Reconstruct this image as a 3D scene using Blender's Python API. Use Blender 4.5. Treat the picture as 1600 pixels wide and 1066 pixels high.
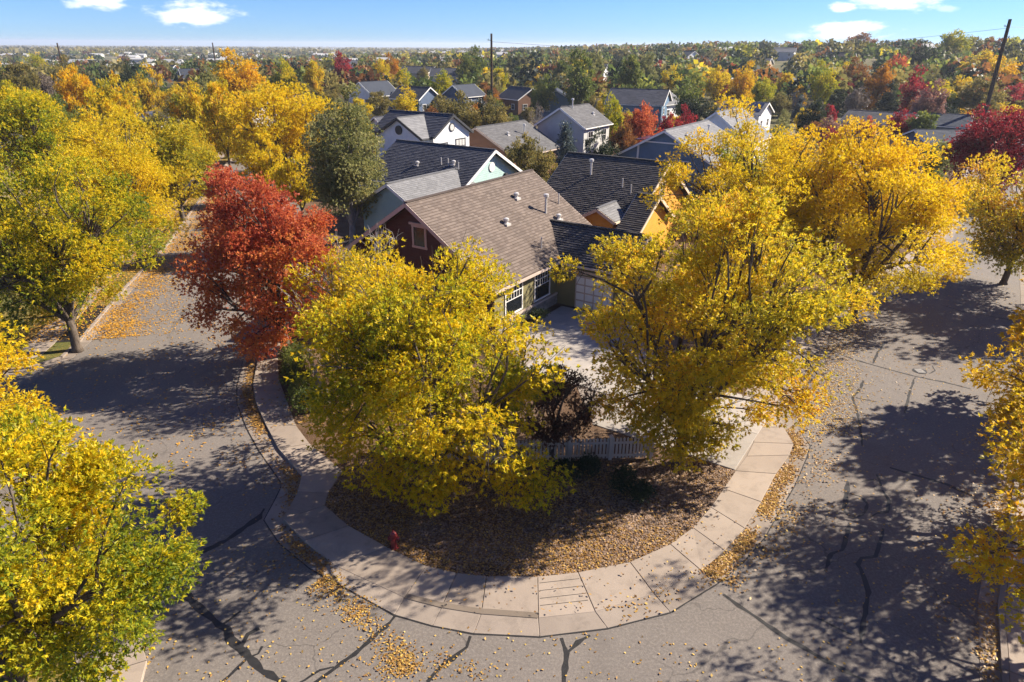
import bpy, math, random
import numpy as np
from mathutils import Vector

# ------------------------------------------------------------------ camera, sky, sun, exposure
scene = bpy.context.scene
for o in list(bpy.data.objects): bpy.data.objects.remove(o)
COL = scene.collection
H, FPX, PITCH, ROLL = 16.0, 1067.0, math.radians(23.45), math.radians(0.4)
cam_d = bpy.data.cameras.new('camera'); cam = bpy.data.objects.new('camera', cam_d); COL.objects.link(cam)
cam_d.sensor_width = 36.0; cam_d.lens = 36.0 * FPX / 1600.0
cam_d.clip_start = 0.1; cam_d.clip_end = 30000
cam.location = (0, 0, H)
from mathutils import Matrix
cam.rotation_euler = (Matrix.Rotation(math.pi/2 - PITCH, 3, 'X') @ Matrix.Rotation(ROLL, 3, 'Z')).to_euler()
scene.camera = cam
SUN_EL, SUN_AZ = math.radians(34.5), math.radians(71.0)      # azimuth measured from +Y towards +X
S = Vector((math.cos(SUN_EL)*math.sin(SUN_AZ), math.cos(SUN_EL)*math.cos(SUN_AZ), math.sin(SUN_EL)))
sun_d = bpy.data.lights.new('sun', 'SUN'); sun = bpy.data.objects.new('sun', sun_d); COL.objects.link(sun)
sun_d.energy = 5.0; sun_d.angle = math.radians(0.55); sun_d.color = (1.0, 0.90, 0.76)
sun.rotation_euler = S.to_track_quat('Z', 'Y').to_euler()
sun.location = (40, 10, 60)
scene.view_settings.view_transform = 'Standard'; scene.view_settings.look = 'None'
scene.view_settings.exposure = 1.36; scene.view_settings.gamma = 1.0
scene.view_settings.use_curve_mapping = False
scene.render.resolution_x, scene.render.resolution_y = 1024, 682
world = bpy.data.worlds.new('World'); scene.world = world; world.use_nodes = True
W = world.node_tree; W.nodes.clear()

class NG:
    """small helper for writing node graphs"""
    def __init__(s, tree): s.t = tree
    def n(s, kind, ins=None, **kw):
        nd = s.t.nodes.new(kind)
        for k, v in kw.items(): setattr(nd, k, v)
        for k, v in (ins or {}).items():
            if isinstance(v, bpy.types.NodeSocket): s.t.links.new(v, nd.inputs[k])
            else: nd.inputs[k].default_value = v
        return nd
    def m(s, op, a, b=None, c=None, clamp=False):
        nd = s.n('ShaderNodeMath', operation=op, use_clamp=clamp)
        for i, v in enumerate((a, b, c)):
            if v is None: continue
            if isinstance(v, bpy.types.NodeSocket): s.t.links.new(v, nd.inputs[i])
            else: nd.inputs[i].default_value = v
        return nd.outputs[0]
    def mix(s, f, a, b, mode='MIX'):
        nd = s.n('ShaderNodeMix', data_type='RGBA', blend_type=mode)
        for i, v in ((0, f), (6, a), (7, b)):
            if isinstance(v, bpy.types.NodeSocket): s.t.links.new(v, nd.inputs[i])
            else: nd.inputs[i].default_value = v if i == 0 else (*v[:3], 1)
        return nd.outputs[2]
    def ramp(s, f, stops, interp='LINEAR'):
        nd = s.n('ShaderNodeValToRGB', {'Fac': f}); cr = nd.color_ramp; cr.interpolation = interp
        while len(cr.elements) < len(stops): cr.elements.new(0.5)
        for el, (p, c) in zip(cr.elements, stops): el.position = p; el.color = (*c[:3], 1)
        return nd.outputs['Color']
    def rng(s, v, a, b, c=0.0, d=1.0, smooth=False):
        return s.n('ShaderNodeMapRange', {'Value': v, 'From Min': a, 'From Max': b, 'To Min': c, 'To Max': d},
                   interpolation_type='SMOOTHSTEP' if smooth else 'LINEAR').outputs[0]

def build_world():
    g = NG(W)
    sky = g.n('ShaderNodeTexSky', sky_type='NISHITA', sun_disc=False, sun_elevation=SUN_EL, sun_rotation=SUN_AZ,
              altitude=1700.0, air_density=1.0, dust_density=0.0, ozone_density=1.0)
    tc = g.n('ShaderNodeTexCoord')
    d = g.n('ShaderNodeVectorMath', {0: tc.outputs['Generated']}, operation='NORMALIZE').outputs[0]
    xyz = g.n('ShaderNodeSeparateXYZ', {0: d})
    az = g.m('ARCTAN2', xyz.outputs[0], xyz.outputs[1]); el = g.m('ARCSINE', xyz.outputs[2])
    v2 = g.n('ShaderNodeCombineXYZ', {0: az, 1: g.m('MULTIPLY', el, 2.6), 2: 0.0}).outputs[0]
    n1 = g.n('ShaderNodeTexNoise', {'Vector': v2, 'Scale': 26.0, 'Detail': 6.0, 'Roughness': 0.6}).outputs[0]
    nz = g.m('SUBTRACT', n1, 0.5)
    mask = None
    # the small fair weather clouds of the photograph: (azimuth, elevation, half width, half height, amount)
    for a, e, wa, we, k in ((-23.08, 1.91, 3.42, 0.98, 0.95), (-24.54, 1.68, 1.71, 0.78, 0.85), (-21.67, 1.69, 2.0, 0.59, 0.7), (-28.64, 2.43, 2.05, 0.52, 0.9), (23.98, 0.98, 2.74, 0.85, 1.0), (24.76, 1.14, 1.71, 0.72, 0.95), (22.79, 0.73, 1.43, 0.39, 0.6), (26.58, 2.85, 3.31, 0.85, 1.0), (23.42, 2.51, 1.14, 0.46, 0.95), (20.77, 0.68, 1.37, 0.33, 0.4), (29.67, 2.34, 0.8, 0.26, 0.35), (52, 7, 5, 1.6, 0.9), (-55, 9, 6, 1.5, 0.9), (5, 13, 7, 1.8, 0.9), (-15, 17, 6, 2, 0.8)):
        q = g.m('SQRT', g.m('ADD', g.m('POWER', g.m('DIVIDE', g.m('SUBTRACT', az, math.radians(a)), math.radians(wa)), 2.0),
                            g.m('POWER', g.m('DIVIDE', g.m('SUBTRACT', el, math.radians(e)), math.radians(we)), 2.0)))
        f = g.m('ADD', g.m('SUBTRACT', 0.95, q), g.m('MULTIPLY', nz, 2.3))
        f = g.m('MULTIPLY', g.rng(f, 0.0, 0.75, 0, 1, True), k)
        mask = f if mask is None else g.m('MAXIMUM', mask, f)
    # thin scattered clouds over the rest of the sky
    pl = g.n('ShaderNodeVectorMath', {0: d, 1: g.n('ShaderNodeCombineXYZ', {0: g.m('ADD', xyz.outputs[2], 0.12), 1: g.m('ADD', xyz.outputs[2], 0.12), 2: 1.0}).outputs[0]}, operation='DIVIDE').outputs[0]
    n2 = g.n('ShaderNodeTexNoise', {'Vector': pl, 'Scale': 1.6, 'Detail': 7.0, 'Roughness': 0.6}).outputs[0]
    m2 = g.m('MULTIPLY', g.rng(n2, 0.60, 0.72, 0, 0.8, True), g.rng(el, math.radians(6), math.radians(12)))
    mask = g.m('MAXIMUM', mask, m2)
    hs = g.mix(1.0, sky.outputs[0], (0.38, 0.62, 1.14), 'MULTIPLY')
    c = g.mix(mask, hs, (10.2, 10.3, 10.5))
    bg = g.n('ShaderNodeBackground', {'Color': c, 'Strength': 0.056})
    out = g.n('ShaderNodeOutputWorld', {'Surface': bg.outputs[0]})
build_world()

# ------------------------------------------------------------------ helpers
rnd = random.Random(7)
def G(x, y, z=0.0):
    """ground point (height z) seen at a position of the 1600 x 1066 survey photograph"""
    u, v = (x-800)/FPX, -(y-533)/FPX
    c, s = math.cos(ROLL), math.sin(ROLL); u, v = u*c - v*s, u*s + v*c
    cp, sp = math.cos(PITCH), math.sin(PITCH)
    d = (u, cp + v*sp, -sp + v*cp); t = (z - H)/d[2]
    return (d[0]*t, d[1]*t)
def screen(X, Y, Z):
    cp, sp = math.cos(PITCH), math.sin(PITCH); Z = Z - H
    zc = Y*cp - Z*sp; u = X/zc; v = (Y*sp + Z*cp)/zc
    c, s = math.cos(ROLL), math.sin(ROLL); u, v = u*c + v*s, -u*s + v*c
    return (800 + u*FPX, 533 - v*FPX)
def sstep(a, b, x):
    t = np.clip((x - a)/(b - a), 0, 1); return t*t*(3 - 2*t)
def terrain(x, y):
    r = np.hypot(x, y)
    hill = 9.0*sstep(110, 480, r)*sstep(-60, 260, x) * (1 - 0.75*sstep(900, 2200, r))
    dip = -4.0*sstep(120, 600, r)*sstep(20, -250, x)
    mid = 2.5*sstep(150, 420, r)*sstep(-260, -20, x)*(1 - 0.8*sstep(900, 2200, r))
    return hill + dip + mid - 14.0*sstep(1500, 6000, r) - 0.06

def setp(o, label=None, cat=None, group=None, kind=None):
    if label: o['label'] = label
    if cat: o['category'] = cat
    if group: o['group'] = group
    if kind: o['kind'] = kind
    return o
def empty(name, loc=(0, 0, 0), rz=0.0, **kw):
    o = bpy.data.objects.new(name, None); COL.objects.link(o); o.location = loc; o.rotation_euler = (0, 0, rz)
    o.empty_display_size = 0.3
    return setp(o, **kw)
def link(name, me, mat, parent=None, loc=None, **kw):
    o = bpy.data.objects.new(name, me); COL.objects.link(o)
    if mat is not None and len(me.materials) == 0: me.materials.append(mat)
    if parent: o.parent = parent
    if loc: o.location = loc
    return setp(o, **kw)
def npmesh(name, V, F, attr=None, smooth=False):
    """V (n,3), F (m,k) all faces of k corners; attr: dict of per point floats"""
    V = np.asarray(V, np.float32); F = np.asarray(F, np.int32); k = F.shape[1]
    me = bpy.data.meshes.new(name)
    me.vertices.add(len(V)); me.vertices.foreach_set('co', V.ravel())
    me.loops.add(F.size); me.loops.foreach_set('vertex_index', F.ravel())
    me.polygons.add(len(F)); me.polygons.foreach_set('loop_start', np.arange(0, F.size, k, dtype=np.int32))
    for a, vals in (attr or {}).items():
        at = me.attributes.new(a, 'FLOAT', 'POINT'); at.data.foreach_set('value', np.asarray(vals, np.float32))
    me.update(calc_edges=True)
    if smooth: me.polygons.foreach_set('use_smooth', np.ones(len(F), bool))
    return me
class MB:
    """collects faces for one mesh"""
    def __init__(s): s.v, s.f = [], []
    def add(s, vs, fs):
        b = len(s.v); s.v += [tuple(p) for p in vs]; s.f += [tuple(i + b for i in f) for f in fs]; return s
    def box(s, x0, x1, y0, y1, z0, z1):
        return s.add([(x0,y0,z0),(x1,y0,z0),(x1,y1,z0),(x0,y1,z0),(x0,y0,z1),(x1,y0,z1),(x1,y1,z1),(x0,y1,z1)],
                     [(0,3,2,1),(4,5,6,7),(0,1,5,4),(1,2,6,5),(2,3,7,6),(3,0,4,7)])
    def bar(s, a, b, w, h):
        """board from a to b, w across and h high"""
        a, b = Vector(a), Vector(b); d = (b - a).normalized(); up = Vector((0,0,1))
        if abs(d.z) > .95: up = Vector((0,1,0))
        x = d.cross(up).normalized()*w/2; y = x.cross(d).normalized()*h/2
        return s.add([a-x-y,a+x-y,a+x+y,a-x+y,b-x-y,b+x-y,b+x+y,b-x+y],[(0,3,2,1),(4,5,6,7),(0,1,5,4),(1,2,6,5),(2,3,7,6),(3,0,4,7)])
    def tube(s, pts, rad, n=8, cap=True):
        base = len(s.v); P = [Vector(p) for p in pts]; ref = Vector((0.13, 0.97, 0.2))
        for i, p in enumerate(P):
            d = (P[min(i+1, len(P)-1)] - P[max(i-1, 0)]).normalized()
            x = d.cross(ref).normalized() if abs(d.dot(ref)) < .95 else d.cross(Vector((1,0,0))).normalized()
            y = d.cross(x); r = rad[i] if hasattr(rad, '__len__') else rad
            for k in range(n):
                a = 2*math.pi*k/n; s.v.append(tuple(p + (x*math.cos(a) + y*math.sin(a))*r))
        for i in range(len(P)-1):
            for k in range(n):
                s.f.append((base+i*n+k, base+i*n+(k+1)%n, base+(i+1)*n+(k+1)%n, base+(i+1)*n+k))
        if cap:
            s.f.append(tuple(base+k for k in range(n))[::-1]); s.f.append(tuple(base+(len(P)-1)*n+k for k in range(n)))
        return s
    def prism(s, poly, z0, z1):
        """counter-clockwise outline"""
        n = len(poly)
        return s.add([(p[0],p[1],z0) for p in poly]+[(p[0],p[1],z1) for p in poly],
                     [tuple(range(n-1,-1,-1)), tuple(range(n,2*n))]+[(i,(i+1)%n,n+(i+1)%n,n+i) for i in range(n)])
    def mesh(s, name, smooth=False):
        me = bpy.data.meshes.new(name); me.from_pydata(s.v, [], s.f); me.update()
        if smooth: me.polygons.foreach_set('use_smooth', np.ones(len(s.f), bool))
        return me
    def build(s, name, mat, parent=None, loc=None, smooth=False, **kw):
        return link(name, s.mesh(name, smooth), mat, parent, loc, **kw)

# ------------------------------------------------------------------ materials
def newmat(name):
    m = bpy.data.materials.new(name); m.use_nodes = True; m.node_tree.nodes.clear(); return m, NG(m.node_tree)
def finish(g, col, rough=0.8, bump=None, bstr=0.3, bdist=0.02, spec=0.3, metal=0.0):
    p = g.n('ShaderNodeBsdfPrincipled', {'Roughness': rough, 'Specular IOR Level': spec, 'Metallic': metal})
    if isinstance(col, bpy.types.NodeSocket): g.t.links.new(col, p.inputs['Base Color'])
    else: p.inputs['Base Color'].default_value = (*col, 1)
    if bump is not None:
        b = g.n('ShaderNodeBump', {'Height': bump, 'Strength': bstr, 'Distance': bdist}); g.t.links.new(b.outputs[0], p.inputs['Normal'])
    g.n('ShaderNodeOutputMaterial', {'Surface': p.outputs[0]}); return p
def obj_co(g): return g.n('ShaderNodeTexCoord').outputs['Object']
def noise(g, vec, scale, detail=4.0, rough=0.55, dist=0.0):
    return g.n('ShaderNodeTexNoise', {'Vector': vec, 'Scale': scale, 'Detail': detail, 'Roughness': rough, 'Distortion': dist}).outputs[0]
def m_plain(name, col, rough=0.7, var=0.12, scale=3.0, spec=0.3, metal=0.0):
    m, g = newmat(name); co = obj_co(g)
    n = noise(g, co, scale, 5)
    f = g.rng(n, 0.3, 0.7, 1-var, 1+var)
    c = g.mix(1.0, col, g.n('ShaderNodeCombineColor', {0: f, 1: f, 2: f}).outputs[0], 'MULTIPLY')
    finish(g, c, rough, noise(g, co, scale*14, 3), 0.15, 0.01, spec, metal); return m
def m_siding(name, col, pitch=0.18):
    m, g = newmat(name); co = obj_co(g)
    z = g.n('ShaderNodeSeparateXYZ', {0: co}).outputs[2]
    saw = g.m('FRACT', g.m('DIVIDE', z, pitch))
    n = noise(g, co, 1.2, 5)
    f = g.rng(n, 0.3, 0.7, 0.9, 1.08)
    c = g.mix(1.0, col, g.n('ShaderNodeCombineColor', {0: f, 1: f, 2: f}).outputs[0], 'MULTIPLY')
    finish(g, c, 0.6, g.m('SUBTRACT', 1.0, saw), 0.6, 0.03, 0.25); return m
def m_shingle(name, dark, light):
    m, g = newmat(name); co = obj_co(g)
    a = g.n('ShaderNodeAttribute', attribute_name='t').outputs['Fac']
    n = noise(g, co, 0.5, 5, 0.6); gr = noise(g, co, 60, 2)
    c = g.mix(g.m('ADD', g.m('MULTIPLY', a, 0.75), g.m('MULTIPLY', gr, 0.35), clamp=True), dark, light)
    f = g.rng(n, 0.3, 0.7, 0.88, 1.1)
    c = g.mix(1.0, c, g.n('ShaderNodeCombineColor', {0: f, 1: f, 2: f}).outputs[0], 'MULTIPLY')
    finish(g, c, 0.85, gr, 0.4, 0.01, 0.2); return m
def m_asphalt():
    m, g = newmat('asphalt'); co = obj_co(g)
    big = noise(g, co, 0.09, 5, 0.6); mid = noise(g, co, 0.9, 5, 0.65); fine = noise(g, co, 11, 4, 0.75); spk = noise(g, co, 26, 3, 0.8)
    c = g.mix(g.rng(big, 0.35, 0.65), (0.132, 0.114, 0.101), (0.180, 0.157, 0.138))
    c = g.mix(g.rng(mid, 0.35, 0.75, 0, 0.45), c, (0.116, 0.102, 0.092))
    c = g.mix(g.rng(fine, 0.45, 0.68, 0.0, 0.75), c, (0.240, 0.210, 0.182))
    c = g.mix(g.rng(spk, 0.52, 0.66, 0.0, 0.7), c, (0.085, 0.076, 0.07))
    # old oil stains and wheel wear
    st = noise(g, g.n('ShaderNodeMapping', {'Vector': co, 'Scale': (1.0, 0.45, 1.0)}).outputs[0], 0.5, 6, 0.65, 0.6)
    c = g.mix(g.rng(st, 0.56, 0.72, 0.0, 0.45), c, (0.10, 0.088, 0.08))
    # hairline cracks that were never sealed
    vo = g.n('ShaderNodeTexVoronoi', {'Vector': g.n('ShaderNodeVectorMath', {0: co, 1: g.n('ShaderNodeVectorMath', {0: g.n('ShaderNodeTexNoise', {'Vector': co, 'Scale': 0.7, 'Detail': 4.0}).outputs['Color'], 1: (2.2, 2.2, 0)}, operation='MULTIPLY').outputs[0]}, operation='ADD').outputs[0], 'Scale': 0.16}, feature='DISTANCE_TO_EDGE').outputs[0]
    ck = g.m('MULTIPLY', g.rng(vo, 0.0015, 0.005, 0.55, 0.0), g.rng(noise(g, co, 0.25, 3), 0.42, 0.6))
    c = g.mix(ck, c, (0.05, 0.045, 0.042))
    finish(g, c, 0.88, fine, 0.5, 0.012, 0.25); return m
def m_concrete(name, a, b):
    m, g = newmat(name); co = g.n('ShaderNodeNewGeometry').outputs['Position']
    big = noise(g, co, 0.35, 6, 0.65); fine = noise(g, co, 30, 3); st = noise(g, co, 1.6, 6, 0.7, 0.5)
    oi = g.n('ShaderNodeObjectInfo').outputs['Random']
    c = g.mix(g.rng(big, 0.3, 0.7), a, b)
    c = g.mix(g.rng(st, 0.50, 0.72, 0, 0.6), c, tuple(x*0.66 for x in a))
    c = g.mix(g.rng(fine, 0.4, 0.65, 0, 0.2), c, tuple(min(1, x*1.25) for x in b))
    f = g.rng(oi, 0, 1, 0.84, 1.08)
    c = g.mix(1.0, c, g.n('ShaderNodeCombineColor', {0: f, 1: f, 2: f}).outputs[0], 'MULTIPLY')
    finish(g, c, 0.85, fine, 0.25, 0.006, 0.25); return m
def m_ground(name, stops, scale=0.6, fine=14.0):
    m, g = newmat(name); co = g.n('ShaderNodeNewGeometry').outputs['Position']
    n = g.m('ADD', g.m('MULTIPLY', noise(g, co, scale, 6, 0.6), 0.55), g.m('MULTIPLY', noise(g, co, fine, 4, 0.7), 0.45))
    c = g.ramp(g.rng(n, 0.3, 0.7), stops)
    finish(g, c, 0.95, noise(g, co, fine*1.6, 4, 0.7), 0.8, 0.05, 0.1); return m
def m_leaf(name, stops, trans=0.38, jitter=0.07):
    """colour runs over the ramp with the leaf's own value t; each tree shifts a little"""
    m, g = newmat(name)
    t = g.n('ShaderNodeAttribute', attribute_name='t').outputs['Fac']
    r = g.n('ShaderNodeObjectInfo').outputs['Random']
    f = g.m('ADD', t, g.rng(r, 0, 1, -jitter, jitter), clamp=True)
    c = g.ramp(f, stops)
    p = g.n('ShaderNodeBsdfPrincipled', {'Base Color': c, 'Roughness': 0.5, 'Specular IOR Level': 0.25})
    tr = g.n('ShaderNodeBsdfTranslucent', {'Color': c})
    mx = g.n('ShaderNodeMixShader', {0: trans, 1: p.outputs[0], 2: tr.outputs[0]})
    g.n('ShaderNodeOutputMaterial', {'Surface': mx.outputs[0]}); return m
def m_bark(name, a, b):
    m, g = newmat(name); co = obj_co(g)
    v = g.n('ShaderNodeMapping', {'Vector': co, 'Scale': (9, 9, 1.6)}).outputs[0]
    n = noise(g, v, 1.6, 5, 0.65); finish(g, g.mix(g.rng(n, 0.35, 0.65), a, b), 0.9, n, 0.8, 0.03, 0.1); return m
def m_glass():
    m, g = newmat('window_glass'); finish(g, (0.012, 0.014, 0.017), 0.08, None, spec=0.6); return m

M = dict(
    asphalt=m_asphalt(), tar=m_plain('tar', (0.022, 0.021, 0.021), 0.55, 0.25, 4, 0.35),
    concrete=m_concrete('walk_concrete', (0.260, 0.210, 0.168), (0.320, 0.262, 0.212)),
    gutterc=m_concrete('gutter_concrete', (0.208, 0.170, 0.140), (0.276, 0.230, 0.190)),
    drivec=m_concrete('drive_concrete', (0.296, 0.264, 0.232), (0.360, 0.324, 0.284)),
    mulch=m_ground('mulch', [(0, (0.045, 0.028, 0.017)), (.45, (0.11, 0.067, 0.04)), (.75, (0.17, 0.115, 0.075)), (1, (0.24, 0.18, 0.12))], 0.5, 11),
    blackmulch=m_ground('black_mulch', [(0, (0.012, 0.011, 0.01)), (.6, (0.03, 0.026, 0.023)), (1, (0.06, 0.05, 0.04))], 0.8, 16),
    yard=m_ground('yard', [(0, (0.05, 0.07, 0.015)), (.4, (0.10, 0.10, 0.028)), (.62, (0.20, 0.14, 0.04)), (1, (0.32, 0.2, 0.05))], 0.22, 7),
    land=m_ground('land', [(0, (0.04, 0.055, 0.025)), (.4, (0.09, 0.09, 0.04)), (.62, (0.17, 0.14, 0.075)), (.8, (0.22, 0.19, 0.14)), (1, (0.34, 0.31, 0.27))], 0.006, 0.05),
    bark=m_bark('bark', (0.05, 0.038, 0.03), (0.15, 0.12, 0.095)), greybark=m_bark('grey_bark', (0.16, 0.14, 0.125), (0.36, 0.33, 0.30)),
    glass=m_glass(),
    white=m_plain('white_trim', (0.74, 0.72, 0.68), 0.5, 0.05), cream=m_plain('cream_trim', (0.62, 0.50, 0.37), 0.55, 0.06),
    taupe=m_plain('taupe_trim', (0.50, 0.40, 0.33), 0.55, 0.06), vinyl=m_plain('vinyl_fence', (0.53, 0.455, 0.37), 0.45, 0.07, 1.5),
    metal=m_plain('vent_metal', (0.62, 0.59, 0.55), 0.4, 0.12, 6, 0.5, 0.3), darkmetal=m_plain('dark_metal', (0.04, 0.04, 0.042), 0.5, 0.2, 5, 0.4),
    hydrant=m_plain('hydrant_paint', (0.16, 0.012, 0.014), 0.4, 0.15, 8, 0.5),
    maroon=m_siding('maroon_siding', (0.075, 0.030, 0.026)), olive=m_siding('olive_siding', (0.20, 0.175, 0.085)),
    teal=m_siding('teal_siding', (0.34, 0.47, 0.44)), whitewall=m_siding('white_siding', (0.72, 0.71, 0.70)),
    brownwall=m_siding('brown_siding', (0.17, 0.085, 0.05)), greywall=m_siding('grey_siding', (0.46, 0.45, 0.42)),
    orange=m_siding('orange_siding', (0.62, 0.29, 0.04)), blue=m_siding('blue_siding', (0.10, 0.165, 0.24)), navy=m_siding('navy_siding', (0.07, 0.10, 0.16)),
    tan=m_siding('tan_siding', (0.45, 0.36, 0.25)), stone=m_ground('stone_veneer', [(0, (.1,.09,.08)), (.5, (.25,.22,.19)), (1, (.4,.36,.3))], 2.0, 6.0),
    r_brown=m_shingle('brown_shingle', (0.070, 0.051, 0.041), (0.185, 0.146, 0.121)), r_black=m_shingle('charcoal_shingle', (0.024, 0.022, 0.021), (0.13, 0.115, 0.105)),
    r_slate=m_shingle('slate_shingle', (0.04, 0.042, 0.052), (0.11, 0.11, 0.125)), r_grey=m_shingle('grey_shingle', (0.07, 0.068, 0.07), (0.14, 0.137, 0.138)),
    r_light=m_shingle('light_grey_shingle', (0.12, 0.12, 0.125), (0.22, 0.218, 0.22)), r_navy=m_shingle('navy_shingle', (0.03, 0.036, 0.05), (0.09, 0.10, 0.12)),
    solar=m_plain('solar_cells', (0.012, 0.016, 0.035), 0.15, 0.2, 4, 0.6), pole=m_bark('pole_wood', (0.045, 0.03, 0.022), (0.10, 0.07, 0.05)),
    gravel=m_plain('gravel_stone', (0.225, 0.155, 0.108), 0.85, 0.5, 5.0),
)
YELL, GOLD, GRN, DGRN, ORG = (0.74, 0.56, 0.016), (0.76, 0.50, 0.012), (0.20, 0.26, 0.020), (0.075, 0.115, 0.018), (0.52, 0.19, 0.012)
PAL = {
 'yellow_green': [(0, DGRN), (.25, GRN), (.5, (0.45, 0.41, 0.016)), (.75, YELL), (1, GOLD)],
 'yellow': [(0, (0.22, 0.22, 0.018)), (.3, (0.50, 0.40, 0.016)), (.65, YELL), (1, GOLD)],
 'olive_yellow': [(0, (0.15, 0.17, 0.022)), (.3, (0.44, 0.38, 0.025)), (.6, (0.70, 0.53, 0.022)), (.85, (0.74, 0.46, 0.018)), (1, (0.66, 0.32, 0.022))],
 'gold': [(0, (0.36, 0.26, 0.014)), (.5, (0.72, 0.48, 0.012)), (1, (0.76, 0.42, 0.010))],
 'orange': [(0, (0.22, 0.09, 0.014)), (.5, (0.48, 0.22, 0.014)), (1, (0.58, 0.25, 0.012))],
 'red': [(0, (0.19, 0.026, 0.020)), (.35, (0.42, 0.078, 0.038)), (.7, (0.62, 0.165, 0.065)), (1, (0.68, 0.28, 0.065))],
 'crimson': [(0, (0.11, 0.014, 0.018)), (.5, (0.34, 0.028, 0.040)), (1, (0.50, 0.07, 0.06))],
 'mauve': [(0, (0.13, 0.06, 0.05)), (.5, (0.27, 0.14, 0.12)), (1, (0.36, 0.21, 0.15))],
 'rust': [(0, (0.11, 0.045, 0.018)), (.5, (0.26, 0.11, 0.03)), (1, (0.38, 0.17, 0.035))],
 'lime': [(0, (0.12, 0.17, 0.015)), (.4, (0.33, 0.35, 0.018)), (.75, (0.54, 0.45, 0.018)), (1, (0.60, 0.43, 0.015))],
 'green': [(0, (0.045, 0.07, 0.02)), (.45, (0.13, 0.17, 0.036)), (.8, (0.26, 0.27, 0.05)), (1, (0.40, 0.35, 0.055))],
 'dark_green': [(0, (0.014, 0.024, 0.012)), (.5, (0.036, 0.055, 0.022)), (1, (0.085, 0.10, 0.035))],
 'silver_green': [(0, (0.08, 0.10, 0.03)), (.4, (0.20, 0.21, 0.065)), (.8, (0.36, 0.34, 0.13)), (1, (0.46, 0.39, 0.13))],
 'olive': [(0, (0.07, 0.07, 0.025)), (.5, (0.21, 0.18, 0.05)), (1, (0.40, 0.30, 0.075))],
 'grey_brown': [(0, (0.08, 0.06, 0.05)), (.5, (0.20, 0.155, 0.12)), (1, (0.34, 0.27, 0.20))],
 'blue_spruce': [(0, (0.03, 0.045, 0.04)), (.5, (0.09, 0.12, 0.115)), (1, (0.20, 0.24, 0.23))],
 'plum': [(0, (0.03, 0.016, 0.014)), (.5, (0.095, 0.045, 0.032)), (1, (0.22, 0.09, 0.04))],
 'litter': [(0, (0.10, 0.05, 0.02)), (.4, (0.26, 0.135, 0.04)), (.75, (0.46, 0.27, 0.06)), (1, (0.60, 0.42, 0.10))],
 'litter_gold': [(0, (0.28, 0.13, 0.02)), (.5, (0.50, 0.25, 0.03)), (1, (0.62, 0.36, 0.05))],
}
LM = {k: m_leaf(k + '_leaves', v, 0.12 if 'litter' in k else (0.25 if k in ('dark_green', 'blue_spruce', 'plum', 'grey_brown') else 0.52)) for k, v in PAL.items()}

# ------------------------------------------------------------------ land and roads
def build_land():
    rs = np.concatenate([[0], np.geomspace(30, 9000, 60)]); th = np.linspace(0, 2*math.pi, 97)[:-1]
    V = [(0, 0, float(terrain(0, 0)))]; F = []
    for r in rs[1:]:
        x, y = r*np.sin(th), r*np.cos(th)
        V += list(zip(x, y, terrain(x, y)))
    n = len(th); me = bpy.data.meshes.new('land')
    for k in range(n): F.append((0, 1 + (k+1) % n, 1 + k))
    for i in range(len(rs) - 2):
        a, b = 1 + i*n, 1 + (i+1)*n
        for k in range(n): F.append((a + k, a + (k+1) % n, b + (k+1) % n, b + k))
    me.from_pydata([tuple(map(float, v)) for v in V], [], F); me.update()
    me.polygons.foreach_set('use_smooth', np.ones(len(F), bool))
    link('land', me, M['land'], kind='structure')
build_land()
road = MB().add([(-70, -30, 0), (85, -30, 0), (85, 118, 0), (-70, 118, 0)], [(0, 1, 2, 3)]).build('road', M['asphalt'], kind='structure')

# stations round the corner lot: walk inner edge, walk outer edge (kerb top), gutter outer edge
ST = [((434,560),(404,558),(382,556)), ((436,596),(396,603),(371,603)), ((451,636),(400,631),(371,631)), ((463,669),(416,667),(385,668)),
      ((484,697),(436,705),(406,706)), ((536,740),(472,746),(442,757)), ((513,775),(466,772),(432,778)), ((508,794),(443,815),(413,813)),
      ((545,826),(476,849),(437,849)), ((606,860),(524,885),(484,888)), ((666,889),(632,935),(617,961)), ((714,900),(690,950),(676,978)), ((760,905),(752,960),(740,990)),
      ((840,906),(841,967),(843,995)), ((903,899),(930,957),(949,982)), ((984,883),(1022,929),(1047,957)), ((1047,855),(1096,893),(1122,911)),
      ((1082,829),(1131,864),(1161,878)), ((1110,797),(1162,829),(1195,839)), ((1130,768),(1188,788),(1219,796)), ((1149,740),(1211,744),(1242,757)), ((1166,717),(1232,715),(1259,717)), ((1177,695),(1239,697),(1265,697)), ((1180,672),(1224,671),(1247,671))]
STW = [tuple(G(*p) for p in s) for s in ST]
def lerp2(a, b, t): return (a[0] + (b[0]-a[0])*t, a[1] + (b[1]-a[1])*t)
DL, DR = (-0.239, 0.971), (0.62, 0.785)
pre = []
for k in range(24, 0, -1):                                   # up the left street
    d = k*2.4; pre.append(tuple((p[0] + DL[0]*d, p[1] + DL[1]*d) for p in STW[0]))
RW = [(12.9, 29.5), (17.4, 36.6), (20.6, 41.2), (36.4, 56.6), (45.4, 69.6), (70, 105)]    # kerb line of the right street
post = []
for a, b in zip(RW[:-1], RW[1:]):
    L = math.dist(a, b); d = ((b[0]-a[0])/L, (b[1]-a[1])/L); nl = (-d[1], d[0]); n = max(1, int(L/2.6))
    for i in range(n):
        p = lerp2(a, b, i/n); post.append(((p[0]+nl[0]*1.5, p[1]+nl[1]*1.5), p, (p[0]-nl[0]*.6, p[1]-nl[1]*.6)))
ALL = pre + STW + post
RAMP = range(len(pre)+9, len(pre)+17)
ZW = .12
def zout(i): return 0.035 if i in RAMP else ZW
main_outline = [s[1] for s in ALL] + [(70, 118), (-36, 118)]
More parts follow.
